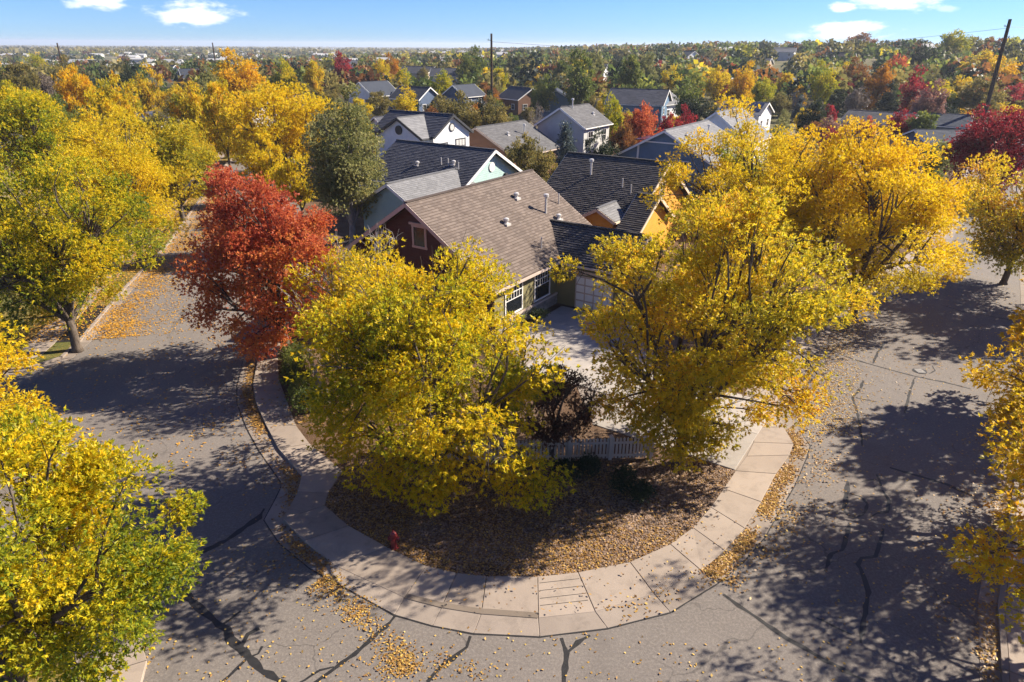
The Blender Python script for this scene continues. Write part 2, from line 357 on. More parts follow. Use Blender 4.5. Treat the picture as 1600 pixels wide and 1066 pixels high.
def lot(name, outline, mat, ztop=0.085):
    return MB().prism(outline, -0.03, ztop).build(name, mat, kind='structure')
inner = [s[0] for s in ALL]
import bmesh
def lot_sheet(name, outline, mat, z):
    bm = bmesh.new(); vs = [bm.verts.new((p[0], p[1], z)) for p in outline]; f = bm.faces.new(vs)
    bmesh.ops.triangulate(bm, faces=[f]); bm.normal_update()
    for f in bm.faces:
        if f.normal.z < 0: f.normal_flip()
    me = bpy.data.meshes.new(name); bm.to_mesh(me); bm.free(); return link(name, me, mat, kind='structure')
bed = lot_sheet('planting_bed', inner + [(70, 118), (-38, 118)], M['mulch'], 0.10)

walk = MB(); gut = None
sw = lot_sheet('sidewalk', [s[1] for s in ALL[len(pre)-12:]] + [s[0] for s in ALL[len(pre)-12:][::-1]], M['gutterc'], 0.012)
gsheet = lot_sheet('gutter', [s[2] for s in ALL[len(pre)-12:]] + [s[1] for s in ALL[len(pre)-12:][::-1]], M['gutterc'], 0.006)
def slab(parent, name, a, b, za, zb, mat, zo0, zo1, gap=0.010, i0=0, i1=1):
    """paving slab between two stations, inner edge z za.., outer edge zo.."""
    A0, A1, B0, B1 = a[i0], a[i1], b[i0], b[i1]
    L = max(.3, math.dist(lerp2(A0, A1, .5), lerp2(B0, B1, .5))); t = gap/L
    p = [lerp2(A0, B0, t), lerp2(A0, B0, 1-t), lerp2(A1, B1, 1-t), lerp2(A1, B1, t)]
    z = [za, zb, zo1, zo0]; bv = 0.012
    c = (sum(q[0] for q in p)/4, sum(q[1] for q in p)/4)
    top = [(q[0]+(c[0]-q[0])*bv, q[1]+(c[1]-q[1])*bv, zz) for q, zz in zip(p, z)]
    mid = [(q[0], q[1], zz-0.012) for q, zz in zip(p, z)]
    bot = [(q[0], q[1], -0.03) for q in p]
    V = top + mid + bot; F = [(0,1,2,3)] + [(4+i, 4+(i+1)%4, (i+1)%4, i) for i in range(4)] + [(8+i, 8+(i+1)%4, 4+(i+1)%4, 4+i) for i in range(4)]
    # orient upwards
    ar = sum(p[i][0]*p[(i+1)%4][1] - p[(i+1)%4][0]*p[i][1] for i in range(4))
    if ar < 0: F = [f[::-1] for f in F]
    cx, cy = c
    V = [(v[0]-cx, v[1]-cy, v[2]) for v in V]
    return MB().add(V, F).build(name, mat, parent, (cx, cy, 0))
STARTI = len(pre) - 12
for i in range(STARTI, len(ALL) - 1):
    a, b = ALL[i], ALL[i+1]
    slab(sw, 'slab', a, b, ZW+.012, ZW+.012, M['concrete'], zout(i), zout(i+1))
    slab(gsheet, 'gutter_segment', a, b, 0.022 if zout(i) > .05 else .03, 0.022 if zout(i+1) > .05 else .03, M['gutterc'], 0.014, 0.014, 0.006, 1, 2)
# scored lines of the ramp and the darker ramp band
def ribbon(pts, w, z, name, mat, parent, taper=False):
    V, F = [], []; n = len(pts)
    for i, p in enumerate(pts):
        a, b = pts[max(i-1, 0)], pts[min(i+1, n-1)]; L = math.dist(a, b) or 1; nx, ny = -(b[1]-a[1])/L, (b[0]-a[0])/L
        ww = (w if not hasattr(w, '__len__') else w[i])/2
        V += [(p[0]+nx*ww, p[1]+ny*ww, z if not hasattr(z, '__len__') else z[i]), (p[0]-nx*ww, p[1]-ny*ww, z if not hasattr(z, '__len__') else z[i])]
    F = [(2*i+1, 2*i+3, 2*i+2, 2*i) for i in range(n-1)]
    return MB().add(V, F).build(name, mat, parent)
j0 = len(pre) + 13
for t in (.17, .36, .55, .72):
    a, b = lerp2(ALL[j0][0], ALL[j0][1], t), lerp2(ALL[j0+1][0], ALL[j0+1][1], t)
    z = (ZW+.012)*(1-t) + 0.035*t + .004
    ribbon([lerp2(a, b, .04), lerp2(a, b, .96)], .018, z, 'scored_line', M['tar'], sw)
band = []
for i in range(len(pre)+10, len(pre)+14): band.append(lerp2(ALL[i][0], ALL[i][1], .93))
M['band'] = m_concrete('ramp_band', (0.168, 0.134, 0.104), (0.208, 0.168, 0.132))
ribbon(band, .26, 0.0465, 'ramp_band', M['band'], sw)

# sealed cracks in the asphalt, each a tar strip lying on the road
def dense(pts, step=.25, jit=.03, seed=0):
    r = random.Random(seed); out = []
    for a, b in zip(pts[:-1], pts[1:]):
        n = max(1, int(math.dist(a, b)/step))
        for i in range(n):
            p = lerp2(a, b, i/n); out.append((p[0]+r.uniform(-jit, jit), p[1]+r.uniform(-jit, jit)))
    return out + [pts[-1]]
SEAMS = [
 (.17, [(208,832),(220,850),(256,895),(311,950),(342,976),(355,984),(360,999),(375,1014),(389,1027),(410,1048),(446,1068)]),
 (.17, [(196,912),(230,900),(256,891),(300,870),(355,844),(384,823),(404,809),(413,795)]), (.11, [(220,918),(240,910),(263,904)]),
 (.13, [(389,1027),(372,1043),(345,1068)]), (.12, [(389,1027),(404,1021),(410,1010)]), (.14, [(375,1014),(386,992),(405,982)]), (.09, [(345,978),(362,966),(376,955)]),
 (.13, [(618,962),(602,980),(585,995),(555,1022),(522,1044),(490,1069)]), (.08, [(522,1043),(500,1048),(462,1070)]),
 (.12, [(735,994),(730,1012),(706,1029),(690,1040),(668,1066)]), (.13, [(877,997),(885,1021),(883,1044),(881,1068)]), (.11, [(885,1021),(903,1004),(922,993)]),
 (.12, [(1130,929),(1167,955),(1230,998),(1256,1012),(1288,1032),(1352,1064)]), (.06, [(1276,966),(1300,977),(1331,992)]),
 (.13, [(1325,752),(1322,780),(1318,797),(1326,806)]), (.08, [(1327,771),(1345,776),(1355,788),(1352,800),(1340,808),(1326,806)]),
 (.11, [(1379,766),(1390,783),(1386,800),(1370,803),(1362,807)]), (.11, [(1327,817),(1322,840),(1316,860),(1300,866),(1296,868),(1290,893)]),
 (.11, [(1381,826),(1374,850),(1368,870),(1346,872),(1341,883),(1352,905),(1357,925),(1350,965),(1345,1005)]),
 (.10, [(1310,553),(1332,561),(1380,575),(1428,588),(1475,597),(1517,608)]), (.09, [(1349,595),(1344,608),(1332,621),(1338,638),(1341,652),(1344,666),(1347,697)]), (.07, [(1338,622),(1352,625),(1370,628)]),
 (.08, [(1430,590),(1424,604),(1420,618),(1414,646)]), (.06, [(1452,584),(1461,579),(1457,572)]), (.13, [(1390,731),(1428,742),(1479,757),(1519,775)]), (.09, [(1370,742),(1377,760)]), (.06, [(1346,752),(1365,750),(1386,752)]),
 (.12, [(1390,460),(1428,471)]), (.12, [(1470,476),(1504,487),(1545,494),(1590,502)]), (.10, [(1386,532),(1372,550),(1364,568)]),
 (.10, [(301,409),(290,422),(286,432)]), (.09, [(286,432),(265,437),(243,441)]), (.10, [(299,350),(292,363),(290,372)]),
]
for k, (w, pts) in enumerate(SEAMS):
    P = dense([G(*p) for p in pts], .22, .02, k); r = random.Random(k)
    ribbon(P, [w*1.25*r.uniform(.6, 1.4)*(1 if 1 < i < len(P)-2 else .6) for i in range(len(P))], 0.004 + 0.0004*(k % 8), 'tar_seam', M['tar'], road)
# tar line where the asphalt meets the gutter
edge = [s[2] for s in ALL[len(pre)-2:len(pre)+24]]
ribbon(dense(edge, .3, .01, 99), .09, 0.0085, 'edge_seam', M['tar'], road)
# manhole cover
def disc(mb, c, r, z0, z1, n=28):
    mb.prism([(c[0]+r*math.cos(2*math.pi*k/n), c[1]+r*math.sin(2*math.pi*k/n)) for k in range(n)], z0, z1); return mb
mc = G(1437, 580)
mh = empty('manhole_cover', (mc[0], mc[1], 0), label='round iron manhole cover set in the right hand street', cat='manhole cover')
disc(MB(), (0, 0), .36, -.01, .012).build('cover_ring', M['darkmetal'], mh)
ml = disc(MB(), (0, 0), .29, .0, .02).build('lid', M['darkmetal'], mh)
for k in range(5): MB().box(-.2, .2, -.2+k*.1-.02, -.2+k*.1+.02, .018, .027).build('grip_bar', M['metal'], ml)

# other lots with kerb and gutter
def side_lot(name, kerb_line, closing, mat, walkoff=(1.6, 3.0), strip=None):
    bedo = lot_sheet(name, kerb_line + closing, mat, 0.10)
    pts = []
    for a, b in zip(kerb_line[:-1], kerb_line[1:]):
        n = max(1, int(math.dist(a, b)/2.6)); pts += [lerp2(a, b, i/n) for i in range(n)]
    pts.append(kerb_line[-1])
    def off(i, d):
        a, b = pts[max(i-1, 0)], pts[min(i+1, len(pts)-1)]; L = math.dist(a, b)
        nx, ny = -(b[1]-a[1])/L, (b[0]-a[0])/L; return (pts[i][0]+nx*d, pts[i][1]+ny*d)
    for i in range(len(pts)-1):
        kb = [(off(i, -.16), off(i, 0)), (off(i+1, -.16), off(i+1, 0))]
        slab(bedo, 'kerb', (off(i, .17), off(i, 0)), (off(i+1, .17), off(i+1, 0)), .125, .125, M['gutterc'], .12, .12, .006)
        slab(bedo, 'gutter_segment', (off(i, 0), off(i, -.5)), (off(i+1, 0), off(i+1, -.5)), .02, .02, M['gutterc'], .014, .014, .006)
        if walkoff: slab(bedo, 'slab', (off(i, walkoff[1]), off(i, walkoff[0])), (off(i+1, walkoff[1]), off(i+1, walkoff[0])), .125, .125, M['concrete'], .12, .12, .01)
        if strip and strip(i, pts[i]): slab(bedo, 'mulch_strip', (off(i, walkoff[0]), off(i, .18)), (off(i+1, walkoff[0]), off(i+1, .18)), .118, .118, M['blackmulch'], .118, .118, .0)
    return pts
NWK = [(-44.6, 114), (-39.2, 92.5), (-29.6, 57.2), (-27.2, 45.2), (-25.0, 36.2), (-24.7, 34.0), (-25.6, 32.7), (-28, 32.0), (-68, 31)][::-1]
NWp = side_lot('northwest_lot', NWK, [(-69, 114)], M['yard'], (1.3, 2.8), lambda i, p: p[1] > 36 and (int(p[1]/5) % 3 == 1))
SWK = [(-68, 17.4), (-17.5, 16.6), (-14.6, 15.8), (-12.9, 14.6), (-11.8, 13.2), (-11.2, 11), (-10.9, 6), (-10.9, -29)][::-1]
SWp = side_lot('southwest_lot', SWK[::-1], [(-68, -29)], M['yard'], (.18, 1.8))
EK = [(13.5, -29), (11.6, 8), (12.4, 11.8), (13.75, 13.9), (15.2, 16.3), (31.2, 37.7), (39.6, 50.3), (53, 71), (80, 112)]
Ep = side_lot('east_lot', EK[::-1], [(12.6+70, -29), (84, 112)][::1], M['yard'], (.18, 1.7))

# ------------------------------------------------------------------ houses, all square to one grid: axis e runs away from the viewer, axis n to the right
EV, NV, O0 = (.552, .834), (.834, -.552), (-6.33, 40.0)
TH = -math.atan2(EV[0], EV[1])
def EN(e, n): return (O0[0] + EV[0]*e + NV[0]*n, O0[1] + EV[1]*e + NV[1]*n)
def house(name, e, n, label, rz=TH, xy=None, z=None):
    p = xy or EN(e, n)
    zz = max(float(terrain(p[0], p[1])), 0.02) if z is None else z
    return empty(name, (p[0], p[1], zz), rz, label=label, cat='house')
def shingle_mesh(quads, tw=.30, th=.20, seed=0):
    """tabs laid course by course over roof slopes; quads: (eave0, eave1, ridge1, ridge0)"""
    r = np.random.default_rng(seed); V, F, T = [], [], []; b = 0
    for q in quads:
        q = [np.array(p, float) for p in q]
        Ls = np.linalg.norm((q[3]+q[2]-q[0]-q[1])/2); nrow = max(2, int(round(Ls/th)))
        nrm = np.cross(q[1]-q[0], q[3]-q[0]); nrm /= np.linalg.norm(nrm)
        if nrm[2] < 0: nrm = -nrm
        for k in range(nrow):
            v0, v1 = k/nrow, (k+1.12)/nrow; v1 = min(v1, 1)
            a0, a1 = q[0]+(q[3]-q[0])*v0, q[1]+(q[2]-q[1])*v0; c0, c1 = q[0]+(q[3]-q[0])*v1, q[1]+(q[2]-q[1])*v1
            L = np.linalg.norm(a1-a0); n = max(1, int(L/tw)); u = (np.arange(n+1)+(.5 if k % 2 else 0)+r.uniform(-.13, .13, n+1))/n
            u = np.clip(u, 0, 1); u[0] = 0; u[-1] = 1
            for i in range(n):
                if u[i+1]-u[i] < 1e-4: continue
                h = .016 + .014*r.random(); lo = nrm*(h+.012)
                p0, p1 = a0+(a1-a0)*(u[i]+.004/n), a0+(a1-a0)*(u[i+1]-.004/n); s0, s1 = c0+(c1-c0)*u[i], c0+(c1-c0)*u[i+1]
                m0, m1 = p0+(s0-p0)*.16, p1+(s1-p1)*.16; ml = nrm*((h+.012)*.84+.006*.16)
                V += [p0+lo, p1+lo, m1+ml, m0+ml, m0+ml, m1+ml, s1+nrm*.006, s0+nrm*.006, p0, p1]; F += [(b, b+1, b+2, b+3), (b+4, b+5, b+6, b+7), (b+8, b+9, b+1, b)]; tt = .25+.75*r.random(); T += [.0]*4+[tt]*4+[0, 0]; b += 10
    return npmesh('shingles', V, F, {'t': T})
def gable_block(root, x0, x1, y0, y1, ze, zr, axis, wall, roofm, trim, over=.45, tabs=(.36, .20), base=-.1, ridge_ext=None, rake=True, gut=True, seed=0, front_clip=None):
    """one gabled volume. axis 'y': ridge along local y. Returns (wall, roof)."""
    if axis == 'x':                                     # work in a swapped frame
        def T(x, y, z): return (y, x, z)
        X0, X1, Y0, Y1 = y0, y1, x0, x1
    else:
        def T(x, y, z): return (x, y, z)
        X0, X1, Y0, Y1 = x0, x1, y0, y1
    xm = (X0+X1)/2; s = (zr-ze)/(X1-xm+over)            # ze is the roof edge height
    zw0 = zr - s*(X1-xm) - .06
    sec = [(X0, base), (X1, base), (X1, zw0), (xm, zr-.06), (X0, zw0)]
    V = [T(p[0], Y0, p[1]) for p in sec] + [T(p[0], Y1, p[1]) for p in sec]
    F = [(0,1,2,3,4), (9,8,7,6,5)] + [(i, 5+i, 5+(i+1)%5, (i+1)%5) for i in range(5)]
    if axis == 'x': F = [f[::-1] for f in F]
    w = MB().add(V, F).build('wall', wall, root)
    # two roof slabs
    Ya, Yb = Y0-over, Y1+over
    if ridge_ext: Ya, Yb = Y0-over if ridge_ext[0] is None else ridge_ext[0], Y1+over if ridge_ext[1] is None else ridge_ext[1]
    t = .16; r = MB(); quads = []
    for sgn, xe in ((-1, X0-over), (1, X1+over)):
        P = [(xe, ze), (xm, zr), (xm, zr+t), (xe, ze+t)]
        V = [T(p[0], Ya, p[1]) for p in P] + [T(p[0], Yb, p[1]) for p in P]
        r.add(V, [(0,1,2,3), (7,6,5,4), (0,4,5,1), (3,2,6,7), (0,3,7,4)])
        quads.append((T(xe-.0*sgn, Ya, ze+t+.004), T(xe, Yb, ze+t+.004), T(xm, Yb, zr+t+.004), T(xm, Ya, zr+t+.004)))
    ro = r.build('roof', roofm, root)
    if tabs: link('shingles', shingle_mesh(quads, tabs[0], tabs[1], seed), roofm, ro, kind='stuff')
    rc = MB().bar(T(xm, Ya, zr+t+.02), T(xm, Yb, zr+t+.02), .3, .05).build('ridge_cap', roofm, ro)
    if rake:
        for y, out in ((Ya, -1), (Yb, 1)):
            for xe in (X0-over, X1+over):
                MB().bar(T(xe, y+out*.035, ze+.02), T(xm, y+out*.035, zr+.02), .05, .24).build('rake_board', trim, root)
    if gut:
        for xe, sg in ((X0-over, -1), (X1+over, 1)):
            MB().bar(T(xe+sg*.06, Ya, ze+.05), T(xe+sg*.06, Yb, ze+.05), .12, .13).build('gutter', trim, root)
    return w, ro
def window(root, face, c, off, zc, w, h, frame, cols=2, rows=2, lower=0, name='window', fw=.09, glass=None):
    """face in '+x','-x','+y','-y' (local); c along the wall, off = wall plane"""
    sg = 1 if face[0] == '+' else -1
    def P(u, d, v): return (off+sg*d, c+u, zc+v) if face[1] == 'x' else (c+u, off+sg*d, zc+v)
    def bx(mb, u0, u1, d0, d1, v0, v1):
        a, b = P(u0, d0, v0), P(u1, d1, v1)
        return mb.box(min(a[0],b[0]), max(a[0],b[0]), min(a[1],b[1]), max(a[1],b[1]), min(a[2],b[2]), max(a[2],b[2]))
    f = MB()
    for u0, u1, v0, v1 in ((-w/2-fw, -w/2, -h/2, h/2), (w/2, w/2+fw, -h/2, h/2), (-w/2-fw-.03, w/2+fw+.03, h/2, h/2+fw), (-w/2-fw-.03, w/2+fw+.03, -h/2-fw, -h/2)):
        bx(f, u0, u1, -.02, .06, v0, v1)
    fo = f.build(name, frame, root)
    bx(MB(), -w/2, w/2, -.02, .015, -h/2, h/2).build('pane', glass or M['glass'], fo)
    mu = MB()
    v0 = -h/2 + lower*h
    for i in range(1, cols): bx(mu, -w/2+w*i/cols-.018, -w/2+w*i/cols+.018, .017, .04, v0, h/2)
    for i in range(0 if lower else 1, rows): bx(mu, -w/2, w/2, .018, .041, v0+(h/2-v0)*i/rows-.02, v0+(h/2-v0)*i/rows+.02)
    if cols > 1 or rows > 1: mu.build('muntin', frame, fo)
    return fo
def roof_vent(roof, x, y, z, kind='cap'):
    if kind == 'pipe':
        MB().tube([(x, y, z-.15), (x, y, z+.75)], .05, 8).build('vent_pipe', M['metal'], roof)
    elif kind == 'flue':
        MB().tube([(x, y, z-.2), (x, y, z+1.05), (x, y, z+1.06), (x, y, z+1.12), (x, y, z+1.13), (x, y, z+1.32), (x, y, z+1.36)], [.085, .085, .085, .09, .19, .19, .06], 10).build('flue', M['metal'], roof)
    else:
        MB().box(x-.24, x+.24, y-.24, y+.24, z-.1, z+.05).tube([(x, y, z+.0), (x, y, z+.22), (x, y, z+.23), (x, y, z+.36), (x, y, z+.42)], [.13, .13, .19, .19, .06], 10).build('roof_vent', M['metal'], roof)

# --- the corner house, brown shingle roof
hm = house('corner_house', 0, 0, 'maroon and olive house with brown shingle roof on the street corner')
ov = .5
w0, rf0 = gable_block(hm, -5.9, 5.9, .5, 13.5, 3.04, 7.29, 'y', M['maroon'], M['r_brown'], M['taupe'], ov, (.31, .215), seed=1)
gable_block(hm, 3.6, 10.6, 7.8, 13.0, 3.0, 4.75, 'x', M['olive'], M['r_black'], M['taupe'], .5, (.31, .215), ridge_ext=(3.4, None), seed=2)  # wing roof darker than the main one: its shade is put into the colour
MB().box(5.86, 5.96, .6, 13.4, -.1, 2.95).build('side_wall', M['olive'], hm)
MB().box(5.86, 6.06, .55, 7.75, -.1, .75).build('stone_base', M['stone'], hm)
MB().box(5.86, 6.1, .55, 7.75, .75, .86).build('water_table', M['taupe'], hm)
window(hm, '-y', 0.55, .5, 5.35, .85, 1.15, M['taupe'], 1, 1, fw=.13)
MB().box(0.55-.72, 0.55+.72, .38, .5, 6.06, 6.2).build('window_head', M['taupe'], hm)
for x in (-2.6, 2.6):
    MB().box(x-.09, x+.09, .02, .5, 5.1-.05, 5.3).box(x-.08, x+.08, .36, .5, 4.55, 5.1).build('gable_bracket', M['taupe'], hm)
window(hm, '+x', 5.9, 5.96, 1.92, 1.75, 1.75, M['white'], 6, 2, lower=.5)
window(hm, '+x', 2.6, 5.96, 1.92, 1.75, 1.75, M['white'], 6, 2, lower=.5)
for xx in (-3.2, 3.0): window(hm, '-y', xx, .5, 1.8, 1.6, 1.5, M['taupe'], 2, 2)
gd = MB().box(7.4, 10.1, 7.74, 7.84, 0.05, 2.3).build('garage_door', M['taupe'], hm)
for k in range(4):
    for j in range(4): MB().box(7.5+j*.65, 8.05+j*.65, 7.71, 7.76, .15+k*.54, .58+k*.54).build('door_panel', M['white'], gd)
MB().bar((6.3, 7.72, 2.55), (10.5, 7.72, 2.55), .1, .22).build('beam', M['taupe'], hm)
MB().box(6.55, 6.72, 7.58, 7.8, 1.75, 2.05).build('wall_lamp', M['darkmetal'], hm)
sl = (7.29-3.04)/6.4
def zmain(x): return 7.29 - sl*abs(x) + .17
for x, y, k in ((1.7, 9.3, 'cap'), (3.3, 10.6, 'flue'), (4.0, 11.2, 'cap'), (3.1, 6.0, 'cap'), (3.0, 12.9, 'pipe'), (5.3, 6.8, 'pipe')): roof_vent(rf0, x, y, zmain(x), k)
# --- the pale teal house behind it
ht = house('teal_house', 22, -8.9, 'pale teal house with slate roof just behind the brown roof')
w1, rf1 = gable_block(ht, -11.4, -.45, -4.9, 4.9, 4.2, 7.15, 'x', M['teal'], M['r_slate'], M['white'], .45, (.33, .22), seed=3)
gable_block(ht, -5.6, 1.0, -11.4, -3.0, 3.55, 5.65, 'y', M['teal'], M['r_light'], M['white'], .45, (.33, .22), ridge_ext=(None, -2.7), seed=4)  # paler shingle than the main roof: sunlight on this slope painted into the colour
disc3 = MB(); disc3.tube([(-.47, 0, 5.75), (-.36, 0, 5.75)], .42, 20).build('round_vent', M['white'], ht)
MB().box(-.5, -.2, 2.0, 2.3, 4.6, 4.9).build('wall_lamp', M['darkmetal'], ht)
for x, y, k in ((-4.2, -2.6, 'pipe'), (-3.0, -2.3, 'cap'), (-6.8, -2.9, 'cap'), (-2.0, -2.9, 'pipe'), (-3.4, -2.6, 'pipe')): roof_vent(rf1, x, y, 7.15-.57*abs(y)+.15, k)
MB().box(-2.5, -2.1, -5.6, -5.2, 3.9, 5.0).build('chimney', M['darkmetal'], ht)
# --- the white house
hw = house('white_house', 34, -23, 'tall white house with slate roof and two dark round gable vents')
w2, rf2 = gable_block(hw, -9.3, -.4, -3.3, 3.3, 6.4, 8.55, 'x', M['whitewall'], M['r_slate'], M['darkmetal'], .35, (.5, .28), seed=5)
gable_block(hw, -7.4, -.9, -4.7, -1.0, 6.3, 8.35, 'y', M['whitewall'], M['r_light'], M['darkmetal'], .35, (.5, .28), ridge_ext=(None, -.2), seed=6)
for p in (((-.42, 0, 7.3), (-.32, 0, 7.3)), ((-4.15, -4.6, 7.15), (-4.15, -4.82, 7.15))):
    v = MB().tube(p, .5, 20).build('round_vent', M['darkmetal'], hw)
    q = [Vector(p[0]) + (Vector(p[1])-Vector(p[0]))*k for k in (.5, 1.15)]; MB().tube(q, .36 if p[0][1] == 0 else .46, 20).build('louvre', M['greywall'] if p[0][1] == 0 else M['darkmetal'], v)
window(hw, '+x', 1.6, -.4, 5.1, 1.7, 1.5, M['darkmetal'], 3, 2, glass=M['greywall'])
for y in (-2.9, -2.1, -1.2): window(hw, '+x', y, -.4, 5.0, .6, 1.3, M['darkmetal'], 1, 2, glass=M['greywall'])
gable_block(hw, -8.4, -2.4, -9.4, -4.9, 3.1, 4.2, 'x', M['whitewall'], M['r_light'], M['white'], .3, (.5, .3), seed=7)
# --- the brown walled house
hb = house('brown_house', 41.5, -25.6, 'brown sided house with plain grey roof between white and grey houses')
w3, rf3 = gable_block(hb, -5.6, 5.6, .4, 11, 3.2, 6.35, 'y', M['brownwall'], M['r_grey'], M['taupe'], .4, (.5, .28), seed=8)
for x, y, k in ((2.2, 4, 'cap'), (2.6, 7.3, 'flue'), (4, 9, 'pipe')): roof_vent(rf3, x, y, 6.35-.525*x+.16, k)
# --- the grey two storey house
hg = house('grey_house', 55.4, -21.5, 'grey two storey house with grey roof behind the blue spruce')
w4, rf4 = gable_block(hg, -3.7, 3.7, .3, 8.0, 5.55, 8.05, 'y', M['greywall'], M['r_grey'], M['white'], .35, (.5, .28), seed=9)
for y in (2.2, 6.3): window(hg, '+x', y, 3.7, 4.3, 1.3, 1.5, M['white'], 2, 2); window(hg, '+x', y, 3.7, 1.6, 1.3, 1.5, M['white'], 2, 2)
roof_vent(rf4, .5, 2.6, 7.9, 'flue'); roof_vent(rf4, 2.0, 6, 6.9, 'cap')
# --- the charcoal roofed yellow house
hy = house('yellow_house', 25.2, 5.9, 'golden yellow house with charcoal shingle roof beside the brown roof')
w5, rf5 = gable_block(hy, -8.6, -.0, -6.3, 6.3, 2.85, 7.05, 'x', M['orange'], M['r_black'], M['cream'], .5, (.33, .22), seed=10)
gable_block(hy, -3.3, -.8, -7.5, -3.6, 3.45, 4.3, 'y', M['orange'], M['r_light'], M['cream'], .35, (.33, .22), ridge_ext=(None, -2.6), seed=11)  # small wing roof: its sunlit brightness is painted in with the pale shingle
gable_block(hy, .1, 1.2, -7.6, -1.0, 2.8, 5.1, 'x', M['orange'], M['r_black'], M['cream'], .4, (.33, .22), seed=12)
MB().box(.0, .5, -4.2, -1.2, 4.15, 4.3).build('pent_roof', M['cream'], hy)
for x, y, k in ((-5.6, -2.2, 'flue'), (-2.2, -3.1, 'pipe'), (-1.2, -3.6, 'pipe')): roof_vent(rf5, x, y, 7.05-.617*abs(y)+.16, k)
window(hy, '+x', 0, 0.0, 4.9, 1.0, 1.1, M['cream'], 2, 2)
# --- the blue house
hbl = house('blue_house', 48.5, -3.5, 'slate blue house with white corner boards and light grey roof')
w6, rf6 = gable_block(hbl, -6.0, 6.0, .4, 14.5, 3.4, 6.85, 'y', M['blue'], M['r_light'], M['white'], .45, (.5, .28), seed=13)
MB().box(-3.35, -3.15, .26, .4, .4, 5.15).build('corner_board', M['white'], hbl)
MB().bar((-2.4, .3, 5.55), (2.4, .3, 5.55), .1, .14).build('gable_board', M['white'], hbl)
window(hbl, '-y', 2.5, .4, 3.0, 1.1, 1.2, M['white'], 2, 2)
MB().box(-4.6, -2.2, 2.2, 6.6, 5.4, 5.5).build('solar_panel', M['solar'], hbl)
roof_vent(rf6, 1.6, 3, 6.0, 'cap'); roof_vent(rf6, 2.2, 9, 5.7, 'flue')
hb2 = house('blue_house', 70, -4.5, 'light grey roofed house half hidden behind the blue house')
gable_block(hb2, -5, 5, 0, 11, 3.4, 7.4, 'y', M['whitewall'], M['r_light'], M['white'], .4, (.5, .28), seed=14); hb2.name = 'house'

# --- houses farther off: (photo x, photo y of ridge middle, ridge height, width, length, eave, axis, wall, roof, label)
FAR = [
 (583,128,7.5,8,9,4.4,'y','whitewall','r_navy','white house with navy roof left of the round yellow tree row'),
 (648,136,6.5,8,9,3.8,'x','navy','r_slate','navy gabled house among yellow trees left of the middle utility pole'),
 (724,133,6.8,7,8,4.2,'y','navy','r_navy','dark blue house beside the round lime tree near the middle pole'),
 (1000,140,7.2,10,12,4.3,'x','blue','r_slate','blue house with white garage wall beyond the red trees'),
 (1032,146,6.2,7,8,4.0,'y','whitewall','r_light','small white house with light grey roof beside the blue far house'),
 (1166,160,6.0,9,8,4.0,'x','whitewall','r_light','white house with solar panels by the bright red tree'),
 (222,178,5.0,8,8,3.2,'y','tan','r_slate','house with dark solar panel roof among the left yellow trees'),
 (300,108,7.5,8,8,4.6,'y','whitewall','r_navy','white two window house among far left trees'),
 (262,102,7.0,8,9,4.2,'x','navy','r_navy','dark roofed house left of the far white house'),
 (415,100,7.0,6,12,4.4,'y','whitewall','r_grey','pale house behind the round yellow trees left of centre'),
 (655,104,6.4,9,16,4.0,'x','tan','r_grey','long tan house with grey roof far left of the middle pole'),
 (700,107,6.6,9,12,4.0,'x','greywall','r_slate','grey house with slate roof far behind the lime tree'),
 (1070,100,7.0,9,12,4.4,'x','whitewall','r_grey','white house on the far slope right of centre'),
 (1190,99,6.6,9,12,4.2,'x','greywall','r_light','grey house by the open meadow on the right slope'),
 (1380,176,5.0,9,11,3.2,'x','tan','r_grey','grey roofed house behind the large golden trees'),
 (1462,178,4.8,9,11,3.0,'x','navy','r_navy','navy roofed house left of the leaning right utility pole'),
 (1508,205,4.5,9,14,3.0,'x','navy','r_navy','long navy roofed house behind the dark red tree at right'),
 (20,212,6.2,9,10,3.8,'x','tan','r_slate','slate roofed house at the left edge behind yellow trees'),
 (385,160,6.0,8,9,3.6,'x','greywall','r_slate','slate roofed house peeping between yellow trees on the left'),
 (610,182,5.2,5,6,3.4,'y','whitewall','r_slate','small white gable left of the tall white house'),
 (1180,110,6.4,9,12,4.0,'x','tan','r_grey','tan house on the right slope above the lime tree'),
 (870,140,6.0,8,9,3.6,'y','blue','r_navy','small blue house behind the tall green trees at centre'),
 (815,137,6.2,8,9,3.6,'x','brownwall','r_slate','brown house right of the middle utility pole'),
 (930,103,6.8,9,10,4.2,'x','whitewall','r_grey','far white house above the tall green trees'),
 (1310,108,7.2,9,11,4.2,'x','brownwall','r_brown','brown house on the right slope among red trees'),
 (560,95,6.6,10,12,4.2,'x','whitewall','r_light','far pale house above the red maples'),
]
HOUSE_XY = [(EN(7, 3), 12), (EN(22, -14), 11), (EN(34, -28), 8), (EN(47, -25), 8), (EN(60, -21), 7), (EN(25, 2), 11), (EN(56, -3), 10), (EN(75, -4), 8)]
HOUSE_BOX = []
